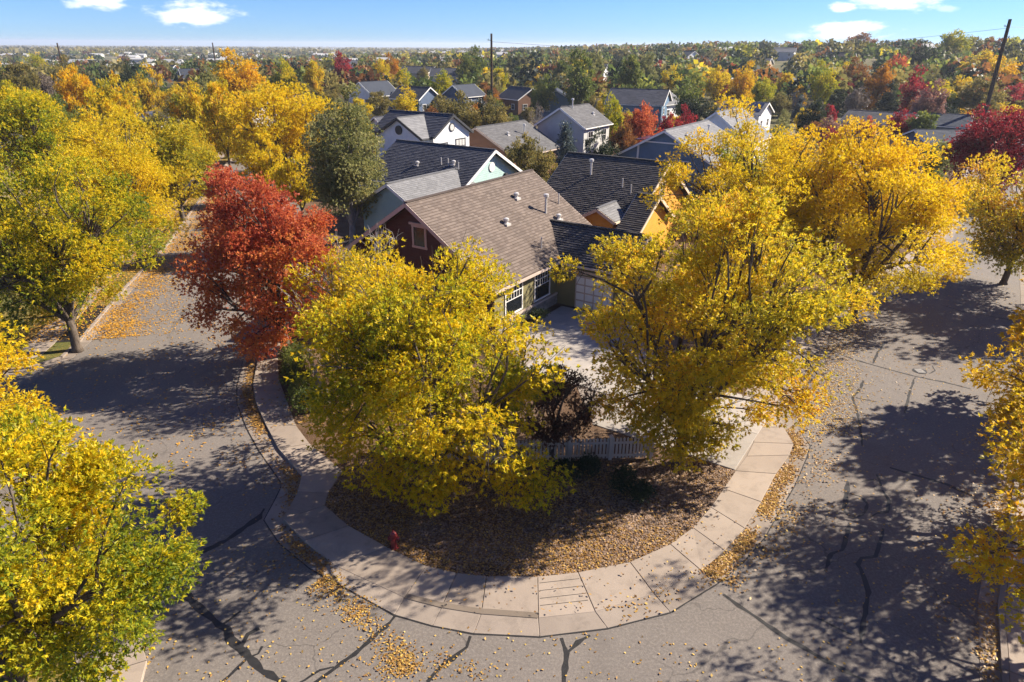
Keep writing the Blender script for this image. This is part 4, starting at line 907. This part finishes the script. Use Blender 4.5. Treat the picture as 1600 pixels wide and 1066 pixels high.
for a in [
 (120,138,60,72,'gold'), (180,148,74,84,'olive_yellow'), (300,175,76,92,'olive_yellow'), (345,168,80,100,'olive_yellow'), (370,118,88,68,'gold'), (243,150,26,80,'grey_brown','bare'), (30,118,60,46,'olive'),
 (30,165,60,60,'yellow_green'), (65,128,46,30,'grey_brown'), (95,110,45,36,'olive'), (230,130,50,50,'olive_yellow'), (60,97,40,24,'lime'), (205,118,40,40,'dark_green'), (196,98,11,20,'rust','tall'), (322,128,50,44,'silver_green'),
 (446,112,42,40,'yellow_green'), (489,112,42,46,'olive_yellow'), (515,112,24,38,'dark_green'), (538,101,40,36,'crimson'), (543,126,26,34,'blue_spruce','cone'), (562,112,28,14,'crimson'), (593,106,38,34,'olive_yellow'), (625,121,42,30,'yellow_green'),
 (690,131,46,42,'lime'), (703,146,28,24,'gold'), (741,149,34,36,'lime'), (738,103,52,54,'green'), (632,156,56,38,'yellow'), (690,164,60,44,'olive'), (610,98,34,26,'orange'), (780,122,40,40,'yellow_green'), (500,140,40,34,'rust'), (660,118,24,26,'olive'),
 (730,172,70,56,'olive','round',112), (778,182,64,60,'olive','round',110), (770,168,50,50,'dark_green','round',120), (838,178,40,50,'grey_brown','bare',112), (845,150,50,60,'green'), (905,118,54,86,'green','tall'), (930,112,40,80,'silver_green','tall'), (880,125,36,70,'green','tall'), (985,112,44,70,'green','tall'), (1010,116,40,64,'silver_green','tall'), (960,115,34,60,'dark_green','tall'),
 (951,138,32,36,'rust'), (1030,118,30,36,'crimson'), (1048,125,40,40,'yellow'), (1078,140,58,52,'green'), (1122,122,44,48,'yellow'), (1140,121,24,32,'red'), (1163,114,44,32,'gold'), (1110,132,24,34,'mauve'), (1152,154,34,16,'crimson'), (1192,142,46,44,'lime'), (1085,168,60,40,'dark_green'), (1155,135,34,30,'dark_green'),
 (962,170,40,50,'lime','round',112), (948,160,22,30,'lime'), (1003,186,58,64,'red','round',100), (1046,190,44,44,'crimson','round',104), (1074,186,40,40,'crimson','round',106), (1030,160,20,40,'silver_green','cone'), (885,212,58,86,'blue_spruce','cone',86), (820,232,76,72,'olive','round',76), (850,250,60,54,'olive','round',72), (938,226,60,46,'dark_green','round',84), (975,205,44,54,'rust','round',94), (1120,178,50,36,'olive'), (1150,178,44,40,'grey_brown'),
 (1287,120,46,42,'lime'), (1228,132,40,40,'olive_yellow'), (1266,134,36,42,'gold'), (1312,119,34,24,'yellow'), (1340,112,44,30,'rust'), (1376,116,46,32,'orange'), (1441,106,44,32,'dark_green'), (1480,100,46,36,'lime'), (1390,152,44,50,'dark_green','cone'), (1420,138,28,28,'lime'), (1436,124,54,32,'crimson'), (1450,152,54,44,'mauve'),
 (1476,140,42,22,'yellow'), (1310,162,44,48,'dark_green'), (1250,166,32,34,'blue_spruce','cone'), (1356,158,22,26,'orange'), (1530,108,60,46,'olive_yellow','round',230), (1568,118,50,46,'gold','round',210), (1535,155,74,60,'olive','round',160), (1585,150,50,40,'crimson','round',165), (1566,186,60,44,'olive_yellow','round',145), (1405,205,44,70,'crimson'), (1436,208,48,84,'green','tall'), (1462,250,60,62,'silver_green'),
 (1360,195,30,24,'red'), (1480,195,46,50,'dark_green','round',140), (1220,165,40,40,'olive'), (1335,165,40,50,'grey_brown'), (1500,140,40,40,'olive_yellow'), (1320,140,40,30,'crimson'), (1200,120,30,26,'orange'), (1400,112,34,30,'red'), (1465,285,44,40,'green'), (1340,92,40,26,'rust'),
 (412,242,80,70,'yellow','round',74), (462,255,80,60,'yellow','round',66), (560,180,60,60,'yellow'), (575,215,44,56,'yellow'), (590,165,50,50,'olive'), (400,150,50,50,'olive_yellow'), (330,205,70,70,'olive_yellow'), (150,190,90,80,'yellow'), (95,200,80,80,'green'), (380,215,70,70,'yellow'), (250,205,70,70,'olive'), (480,150,40,40,'olive'), (640,170,40,40,'dark_green'), (610,140,36,30,'olive'),
]: bg_px(*a)
NNAMED = len(BG)
r_ = random.Random(5)
WL = dict(left=['olive_yellow']*3+['gold']*2+['orange']+['yellow']*2+['olive']*4+['yellow_green']*2+['green']*2+['dark_green']*3+['rust']*2+['grey_brown']*2,
          mid=['olive']*4+['green']*4+['dark_green']*3+['silver_green']*2+['yellow']*2+['olive_yellow']*3+['orange']*2+['crimson']+['grey_brown']*2+['rust'],
          right=['olive']*3+['green']*3+['dark_green']*3+['crimson']*3+['mauve']+['rust']*2+['olive_yellow']*3+['gold']*2+['yellow']*2+['lime']+['grey_brown']+['silver_green'])
def near_street(x, y):
    t = ((x+26.5)*DL[0]+(y-45)*DL[1]); d = abs((x+22)*.971+(y-40)*.239)
    if y < 84 and d < 9.0: return True
    for a, b in zip(RW[:-1], RW[1:]):
        L = math.dist(a, b); dx, dy = (b[0]-a[0])/L, (b[1]-a[1])/L; s = (x-a[0])*dx+(y-a[1])*dy; q = (x-a[0])*dy-(y-a[1])*dx
        if -3 < s < L+3 and -3 < q < 13: return True
    return False
def blocked(x, y, top, w):
    for (hp_, hr) in HOUSE_XY:
        if math.dist((x, y), hp_) < hr + w*.35: return True
    sx, sy = screen(x, y, top); z = float(terrain(x, y))
    for (hx, hy_, hd, hw_) in HOUSE_BOX:                       # keep the houses in view
        if y < hd and abs(sx-hx) < hw_*1.0 + w*.3*FPX/y and sy < hy_+1067*3.2/hd: return True
    if y < 112 and 585 < sx < 1110 and sy < 300: return True   # open view over the near roofs
    if abs(sx-1552) < 45 and y < 138 and sy < 226: return True     # the poles stand clear
    if abs(sx-768) < 14 and y < 142 and sy < 158: return True
    return near_street(x, y)
tries = 0
while len(BG) < 470 and tries < 60000:
    tries += 1
    d = 56 + 185*r_.random()**.75; a = r_.uniform(-.74, .76); x, y = d*math.sin(a), d*math.cos(a)
    h = r_.uniform(4.4, 7.8); w = h*r_.uniform(.65, 1.05)
    if blocked(x, y, h+float(terrain(x, y)), w): continue
    if any(math.dist((x, y), (b[0], b[1])) < .29*(w+b[3]) for b in BG): continue
    # not in front of a named tree's middle
    sx, sy = screen(x, y, h + float(terrain(x, y)))
    if any(abs(sx-b[6]) < w*.3*FPX/d and y < b[1] and sy < b[7]+4 for b in BG[:NNAMED]): continue
    reg = 'left' if sx < 480 else ('mid' if sx < 960 else 'right')
    pal = r_.choice(WL[reg]); kind = 'cone' if pal in ('dark_green', 'blue_spruce') and r_.random() < .45 else ('bare' if pal in ('grey_brown',) else ('tall' if r_.random() < .15 else ('bush' if h < 5.2 else 'round')))
    BG.append((x, y, h, w, pal, kind, sx, sy))
# labels that single each one out: colour, shape, nearest landmark and order from the left
LMK = [('the far-left white house', 300, 112), ('the far-left pole', 128, 90), ('the red maple', 405, 300), ('the navy-roofed house', 583, 135), ('the tall white house', 665, 195), ('the middle utility pole', 768, 110), ('the grey house', 900, 190),
       ('the blue spruce', 885, 215), ('the blue far house', 1000, 150), ('the slate blue house', 1060, 215), ('the solar panel house', 1166, 165), ('the broad golden tree', 1370, 230), ('the right utility pole', 1550, 130), ('the left street end', 350, 270), ('the far plain at left', 60, 90), ('the open right slope', 1280, 100), ('the far red maples', 538, 100)]
def lab_base(b):
    c = COLNAME[b[4]]; k = {'round': 'rounded', 'tall': 'tall narrow', 'cone': 'pointed conifer', 'bare': 'nearly bare', 'bush': 'low bushy'}[b[5]]
    lm = min(LMK, key=lambda l: (l[1]-b[6])**2 + 4*(l[2]-b[7])**2)
    side = 'left of' if b[6] < lm[1]-14 else ('right of' if b[6] > lm[1]+14 else ('above' if b[7] < lm[2] else 'below'))
    return '%s %s %s' % (c, k if b[5] == 'cone' else k + ' tree', side + ' ' + lm[0])
groups = {}
for b in BG: groups.setdefault(lab_base(b), []).append(b)
ORD = ['first', 'second', 'third', 'fourth', 'fifth', 'sixth', 'seventh', 'eighth', 'ninth', 'tenth', 'eleventh', 'twelfth', 'thirteenth', 'fourteenth', 'fifteenth', 'sixteenth']
for lb, bs in groups.items():
    bs.sort(key=lambda b: b[6])
    for i, b in enumerate(bs):
        text = lb if len(bs) == 1 else '%s, %s from the left' % (lb, ORD[min(i, 15)])
        kind = b[5]; d = proto(kind, r_.randrange(NPRO[kind])); sw_ = .80*b[3]/(2*RAD[kind]); sh = .90*b[2]/10.0
        nm = {'cone': 'conifer_tree', 'bare': 'bare_tree', 'bush': 'bushy_tree', 'tall': 'poplar_tree', 'round': 'leafy_tree'}[kind]
        put_tree(nm, text, (b[0], b[1], float(terrain(b[0], b[1]))), d, b[4], 'greybark' if kind == 'bare' else 'bark', 'autumn trees of the neighbourhood behind', r_.uniform(0, 6.28), (sw_, sw_, sh))

# distant woods: one mass out to the horizon
def distant_woods():
    r = np.random.default_rng(77); Ps, Ds, Ts, Ls = {k: [] for k in range(6)}, None, None, None
    sets = ['olive', 'green', 'olive_yellow', 'rust', 'dark_green', 'gold']; nxt = []
    n = 5200; u = r.random(n); d = 195*np.exp(u**.9*math.log(1500/195.)); a = r.uniform(-.74, .76, n)
    x, y = d*np.sin(a), d*np.cos(a)
    dens = .5+.5*vnoise(np.stack([x, y, x*0], 1), 3, .012); keep = r.random(n) < .45+.6*dens
    x, y, d = x[keep], y[keep], d[keep]
    clear = np.ones(len(x), bool)
    for (hx, hy_, hd, hw_) in HOUSE_BOX:
        sx = 800+x/y*FPX; clear &= ~((np.abs(sx-hx) < hw_*1.1) & (y < hd+8) & (y > hd-90))
    x, y, d = x[clear], y[clear], d[clear]
    z = terrain(x, y); n = len(x)
    hgt = r.uniform(4.5, 10.5, n)*np.where(x > 0, 1.0, .92); w = hgt*r.uniform(.38, .6, n)
    wts = np.where(x < -40, 1, 0)
    ci = np.where(wts == 1, r.choice(6, n, p=[.42, .18, .08, .16, .155, .005]), r.choice(6, n, p=[.31, .31, .04, .13, .205, .005]))
    out = []
    for c, nearw in [(c, q) for c in range(6) for q in (0, 1)]:
        m = (ci == c) & ((d < 430) == bool(nearw)); k = 104 if nearw else 52
        xx, yy, zz, hh, ww, dd = x[m], y[m], z[m], hgt[m], w[m], d[m]; nn = len(xx)
        dv = unitv(r.normal(size=(nn, k, 3))); dv[..., 2] = np.abs(dv[..., 2])*1.3-.35
        lobe = 1+.35*np.sin(dv[..., 0]*4+r.uniform(0, 6, (nn, 1)))*np.cos(dv[..., 1]*4+r.uniform(0, 6, (nn, 1)))
        q = r.random((nn, k))**.3*lobe
        P = np.stack([xx[:, None]+dv[..., 0]*q*ww[:, None], yy[:, None]+dv[..., 1]*q*ww[:, None], zz[:, None]+hh[:, None]*(.52+.46*dv[..., 2]*q)], -1).reshape(-1, 3)
        D = unitv(dv.reshape(-1, 3)+r.normal(size=(nn*k, 3))*.9)
        t = np.repeat(np.clip(r.normal(.40, .2, nn), 0, 1), k)+r.normal(size=nn*k)*.12
        s = np.repeat(ww, k)[:, None]
        L = s*(.36 if nearw else .52)*r.uniform(.7, 1.3, (nn*k, 1)); side = unitv(np.cross(D, r.normal(size=D.shape)))*L*.36
        V = np.stack([P-D*L*.5, P+side, P+D*L*.5, P-side], 1).reshape(-1, 3)
        out.append((c, V, np.repeat(t, 4)))
    V = np.concatenate([o[1] for o in out]); T = np.concatenate([o[2] for o in out]); F = np.arange(len(V)).reshape(-1, 4)
    me = npmesh('distant_woods', V, F, {'t': T})
    for s in sets: me.materials.append(LM[s])
    me.polygons.foreach_set('material_index', np.concatenate([np.full(len(o[1])//4, o[0], np.int32) for o in out])); me.update()
    link('distant_woods', me, None, label='mass of autumn woods running out to the horizon', cat='woods', kind='stuff')
    # the plain beyond: scattered groves
    n = 2600; d = 1300*np.exp(r.random(n)*math.log(8000/1300.)); a = r.uniform(-.76, .76, n); x, y = d*np.sin(a), d*np.cos(a); z = terrain(x, y)
    k = 16; hh = r.uniform(6, 12, n); ww = r.uniform(8, 40, n)
    dv = unitv(r.normal(size=(n, k, 3))); dv[..., 2] = np.abs(dv[..., 2])
    P = np.stack([x[:, None]+dv[..., 0]*ww[:, None], y[:, None]+dv[..., 1]*ww[:, None], z[:, None]+hh[:, None]*.85*dv[..., 2]], -1).reshape(-1, 3)
    L = 5.5; D = unitv(r.normal(size=P.shape)); side = unitv(np.cross(D, r.normal(size=D.shape)))*L*.6
    V = np.stack([P-D*L*.6, P+side, P+D*L*.6, P-side], 1).reshape(-1, 3)
    V[:, 2] = np.maximum(V[:, 2], np.repeat(np.repeat(z, k), 4)+.1)
    me = npmesh('far_groves', V, np.arange(len(V)).reshape(-1, 4), {'t': np.repeat(np.clip(r.normal(.4, .25, n*k), 0, 1), 4)})
    link('far_groves', me, LM['olive'], label='scattered groves on the far plain at the horizon', cat='woods', kind='stuff')
distant_woods()
# pale far roofs on the plain
def far_roofs():
    r = random.Random(9); mb = MB()
    for k in range(420):
        d = 500*math.exp(r.random()*math.log(9)); a = r.uniform(-.74, .55); x, y = d*math.sin(a), d*math.cos(a); z = float(terrain(x, y)); w, l, h = r.uniform(5, 14), r.uniform(6, 24), r.uniform(4, 7)
        mb.box(x-l/2, x+l/2, y-w/2, y+w/2, z-.5, z+h*.65); mb.add([(x-l/2-.4,y-w/2-.4,z+h*.65),(x+l/2+.4,y-w/2-.4,z+h*.65),(x+l/2+.4,y+w/2+.4,z+h*.65),(x-l/2-.4,y+w/2+.4,z+h*.65),(x-l/2-.4,y,z+h),(x+l/2+.4,y,z+h)], [(0,1,5,4),(2,3,4,5),(1,2,5),(3,0,4)])
    mb.build('far_town', M['greywall'], label='pale specks of far rooftops on the plain', cat='town', kind='stuff')
far_roofs()

# ------------------------------------------------------------------ utility poles and wires
def utility_pole(label, base, h, r0=.26, arm=True):
    z = float(terrain(*base)); o = empty('utility_pole', (base[0], base[1], z), label=label, cat='utility pole', group='wooden utility poles')
    MB().tube([(0,0,-.5),(0,0,h*.5),(0,0,h)], [r0, r0*.82, r0*.62], 10).build('pole_shaft', M['pole'], o)
    if arm:
        for k, zz in enumerate((h-1.2, h-2.9, h-4.6)):
            s = -1 if k % 2 == 0 else 1
            MB().bar((0, 0, zz), (s*.62, 0, zz+.12), .09, .09).build('insulator_arm', M['darkmetal'], o)
            MB().tube([(s*.62, 0, zz-.02), (s*.62, 0, zz+.1), (s*.62, 0, zz+.2), (s*.62, 0, zz+.3)], [.05, .1, .07, .09], 8).build('insulator', M['greywall'], o)
    return (base[0], base[1], z+h)
pR = G(1527, 222, float(terrain(88, 134))); tops = []
tR = utility_pole('tall leaning looking wooden utility pole at the right edge', pR, 20.6-float(terrain(*pR)), .42)
pM = (-4.25, 140); tM = utility_pole('wooden utility pole rising at centre behind the white house', pM, 17.9-float(terrain(*pM)), .30)
pA = (-160, 250); tA = utility_pole('small dark utility pole far at the left', (-161, 262), 15.6-float(terrain(-161, 262)), .36, False)
tB = utility_pole('small dark utility pole on the skyline left of centre', (-137, 338), 16.0-float(terrain(-137, 338)), .4, False)
def wire(a, b, label, sag=2.2, dz=0):
    pts = [(a[0]+(b[0]-a[0])*i/24, a[1]+(b[1]-a[1])*i/24, a[2]+dz+(b[2]-a[2])*i/24-sag*math.sin(math.pi*i/24)) for i in range(25)]
    MB().tube(pts, .022, 4).build('power_line', M['darkmetal'], label=label, cat='power line', group='overhead wires')
wire(tR, (230, 175, 22), 'thin overhead wire leaving the right utility pole to the right', 1.5, -1.2)
wire(tR, (tM[0], tM[1], tM[2]), 'thin overhead wire between the right and the middle utility poles', 2.5, -1.4)

# ------------------------------------------------------------------ gravel and fallen leaves
def pip(P, poly):
    x, y = P[:, 0], P[:, 1]; ins = np.zeros(len(P), bool); n = len(poly); j = n-1
    for i in range(n):
        xi, yi = poly[i]; xj, yj = poly[j]
        c = ((yi > y) != (yj > y)) & (x < (xj-xi)*(y-yi)/(yj-yi+1e-12)+xi); ins ^= c; j = i
    return ins
def scatter(poly, n, r):
    p = np.array(poly); out = np.zeros((0, 2))
    while len(out) < n:
        q = r.uniform(p.min(0), p.max(0), (n*2, 2)); out = np.concatenate([out, q[pip(q, poly)]])
    return out[:n]
def along(poly, n, sig, r, side=0.0):
    P = np.array(poly, float); L = np.linalg.norm(np.diff(P, axis=0), axis=1); c = np.concatenate([[0], np.cumsum(L)])
    s = r.random(n)*c[-1]; i = np.clip(np.searchsorted(c, s)-1, 0, len(L)-1); u = (s-c[i])/L[i]
    d = (P[i+1]-P[i])/L[i][:, None]; nv = np.stack([-d[:, 1], d[:, 0]], 1)
    return P[i]+(P[i+1]-P[i])*u[:, None]+nv*(side+sig*r.normal(size=n))[:, None]
def litter(name, label, XY, z, pal, r, ln=.11, wd=.032, tb=.55, clump=.0):
    if clump:                                    # thin the leaves out between drifts
        q = vnoise(np.stack([XY[:, 0], XY[:, 1], XY[:, 0]*0], 1), len(XY), 2.2); XY = XY[r.random(len(XY)) < np.clip(.55+clump*q, .06, 1)]
    n = len(XY); P = np.stack([XY[:, 0], XY[:, 1], z+r.random(n)*.02], 1); a = r.uniform(0, 6.28, n)
    D = unitv(np.stack([np.cos(a), np.sin(a), r.uniform(-.02, .3, n)], 1))
    L = ln*r.uniform(.6, 1.3, (n, 1)); Wd = wd*r.uniform(.7, 1.3, (n, 1)); side = unitv(np.stack([-D[:, 1], D[:, 0], r.uniform(-.5, .5, n)], 1))
    A = P; B = P+D*L*.5+side*Wd; C = P+D*L; Dd = P+D*L*.5-side*Wd
    V = np.stack([A, B, C, Dd], 1).reshape(-1, 3); V[:, 2] = np.maximum(V[:, 2], np.repeat(np.broadcast_to(z, n), 4)+.002)
    t = np.clip(r.normal(tb, .22, n), 0, 1)
    link(name, npmesh(name, V, np.arange(4*n).reshape(-1, 4), {'t': np.repeat(t, 4)}), LM[pal], label=label, cat='fallen leaves', kind='stuff')
R9 = np.random.default_rng(42)
bedpoly = [s[0] for s in STW[5:21]] + [G(1082,717), (5.9, 24.3), (-3.4, 23.9), (-5.5, 23.4)]
gx = scatter(bedpoly, 34000, R9)
left_w = 1-sstep(3.0, 7.0, gx[:, 0]+.4*(gx[:, 1]-20)); keep = R9.random(len(gx)) < .22+.85*left_w
litter('fallen_leaves', 'fallen leaves covering the planting bed under the yellow ash', gx[keep], .112, 'litter', R9, .085, .028, .46, .4)
def gravel(XY, z):
    n = len(XY); s = R9.uniform(.025, .055, (n, 1)); base = np.array([[1,0,0],[-1,0,0],[0,1,0],[0,-1,0],[0,0,.7],[0,0,-.4]])
    jit = R9.uniform(.7, 1.3, (n, 6, 1)); P = np.stack([XY[:, 0], XY[:, 1], np.full(n, z)], 1)
    V = (P[:, None]+base[None]*s[:, None]*jit).reshape(-1, 3)
    f = np.array([(0,2,4),(2,1,4),(1,3,4),(3,0,4)]); F = (np.arange(n)*6)[:, None, None]+f[None]
    link('gravel', npmesh('gravel', V, F.reshape(-1, 3)), M['gravel'], label='brown landscape gravel covering the bed by the driveway', cat='gravel', kind='stuff')
gravel(scatter(bedpoly, 17000, R9), .108)
fl = [s[1] for s in ALL[len(pre)-8:len(pre)+10]]
litter('fallen_leaves', 'brown leaves drifted in the gutter along the left sidewalk', np.concatenate([along(fl, 9500, .17, R9, -.27), along([s[2] for s in ALL[len(pre)-6:len(pre)+10]], 1800, .7, R9, -.5)]), .03, 'litter', R9, .105, .034, .45, .8)
fr = [s[1] for s in ALL[len(pre)+16:len(pre)+24]]
litter('fallen_leaves', 'brown leaves drifted in the gutter along the right sidewalk', np.concatenate([along(fr, 5000, .17, R9, -.27), along([s[1] for s in ALL[len(pre)+14:len(pre)+18]], 260, .35, R9, -.3), along([s[2] for s in ALL[len(pre)+16:len(pre)+24]], 1300, .5, R9, -.4)]), .03, 'litter', R9, .105, .034, .5, .9)
blob = lambda c, n, sx, sy: np.stack([c[0]+R9.normal(size=n)*sx, c[1]+R9.normal(size=n)*sy], 1)
drift = np.concatenate([along([G(500,905), G(545,935), G(575,955)], 1500, .32, R9), along([G(565,955), G(590,985), G(615,1010), G(640,1055)], 800, .25, R9), along([G(680,1025), G(720,1045), G(765,1055)], 350, .22, R9), blob(G(620,1040), 260, .6, .3)])
litter('fallen_leaves', 'tan leaf drift trailing from the kerb across the near asphalt', drift, .006, 'litter', R9, .085, .027, .6, .8)
sw_road = np.concatenate([along([G(120,1015), G(165,1040), G(195,1066)], 800, .45, R9), blob(G(110,1030), 350, .7, .5), scatter([(-12, 8), (-3, 12), (8, 12), (11, 15), (4, 15), (-4, 15.5), (-9, 19), (-12, 18)], 900, R9)])
litter('fallen_leaves', 'loose leaves scattered over the near asphalt', sw_road, .006, 'litter', R9, .085, .027, .75)
litter('fallen_leaves', 'leaves strewn over the right street asphalt', np.concatenate([scatter([(8.5, 16), (12, 15), (31, 38), (38, 50), (34, 52), (18, 36), (13.5, 26)], 1600, R9), along([(13.6, 27), (17.6, 36.4), (21, 41)], 3800, .85, R9, -.9)]), .006, 'litter', R9, .095, .03, .7)
nwl = [(-25.3, 36.4), (-27.6, 45.4), (-30, 57.4), (-36, 79)]
litter('fallen_leaves', 'orange leaf carpet over the left side of the left street', np.concatenate([along(nwl, 26000, 1.15, R9, -1.5), along(nwl, 5000, 1.6, R9, -3.6), scatter([(-26, 33), (-21, 24), (-13, 22), (-13.5, 34), (-20, 46), (-23, 46)], 2200, R9)]), .012, 'litter_gold', R9, .12, .04, .5, .5)
litter('fallen_leaves', 'orange leaf carpet on the verge and walk left of the left street', along(nwl, 12000, 1.2, R9, 1.7), .128, 'litter_gold', R9, .13, .042, .5)
litter('fallen_leaves', 'fallen leaves beside the hedge and fence on the left', np.concatenate([scatter([(-9.5, 27), (-4, 25), (-3, 31), (-8, 36), (-10.6, 34)], 3000, R9), along([s[0] for s in ALL[len(pre)-6:len(pre)+4]], 800, .5, R9, -.2)]), .135, 'litter', R9, .11, .034, .5)
litter('fallen_leaves', 'few leaves lying on the sunny corner sidewalk and driveway', np.concatenate([scatter([s[0] for s in STW[10:19]]+[s[1] for s in STW[10:19]][::-1], 130, R9), scatter([EN(-5, 16), EN(1, 16), EN(1, 21.5), EN(-5, 21.5)], 160, R9)]), .146, 'litter', R9, .09, .028, .5)

litter('fallen_leaves', 'leaves drifted in the gutter below the right edge trees', np.concatenate([along([(12.6, 12), (13.9, 14), (15.3, 16.3), (31.3, 37.7)], 4200, .22, R9, .28), along([(13.6, 13.9), (15.0, 16.4), (22, 25.6)], 900, .7, R9, .8)]), .024, 'litter', R9, .1, .032, .5, .7)
# ------------------------------------------------------------------ air
hz_m, g_ = newmat('air')
pv = g_.n('ShaderNodeVolumePrincipled', {'Color': (0.80, 0.88, 1.0, 1), 'Density': 0.00016, 'Anisotropy': 0.2})
g_.n('ShaderNodeOutputMaterial', {'Volume': pv.outputs[0]})
MB().box(-9500, 9500, -9500, 9500, -22, 32).build('haze', hz_m, label='pale blue air haze over the plain', cat='haze', kind='stuff')
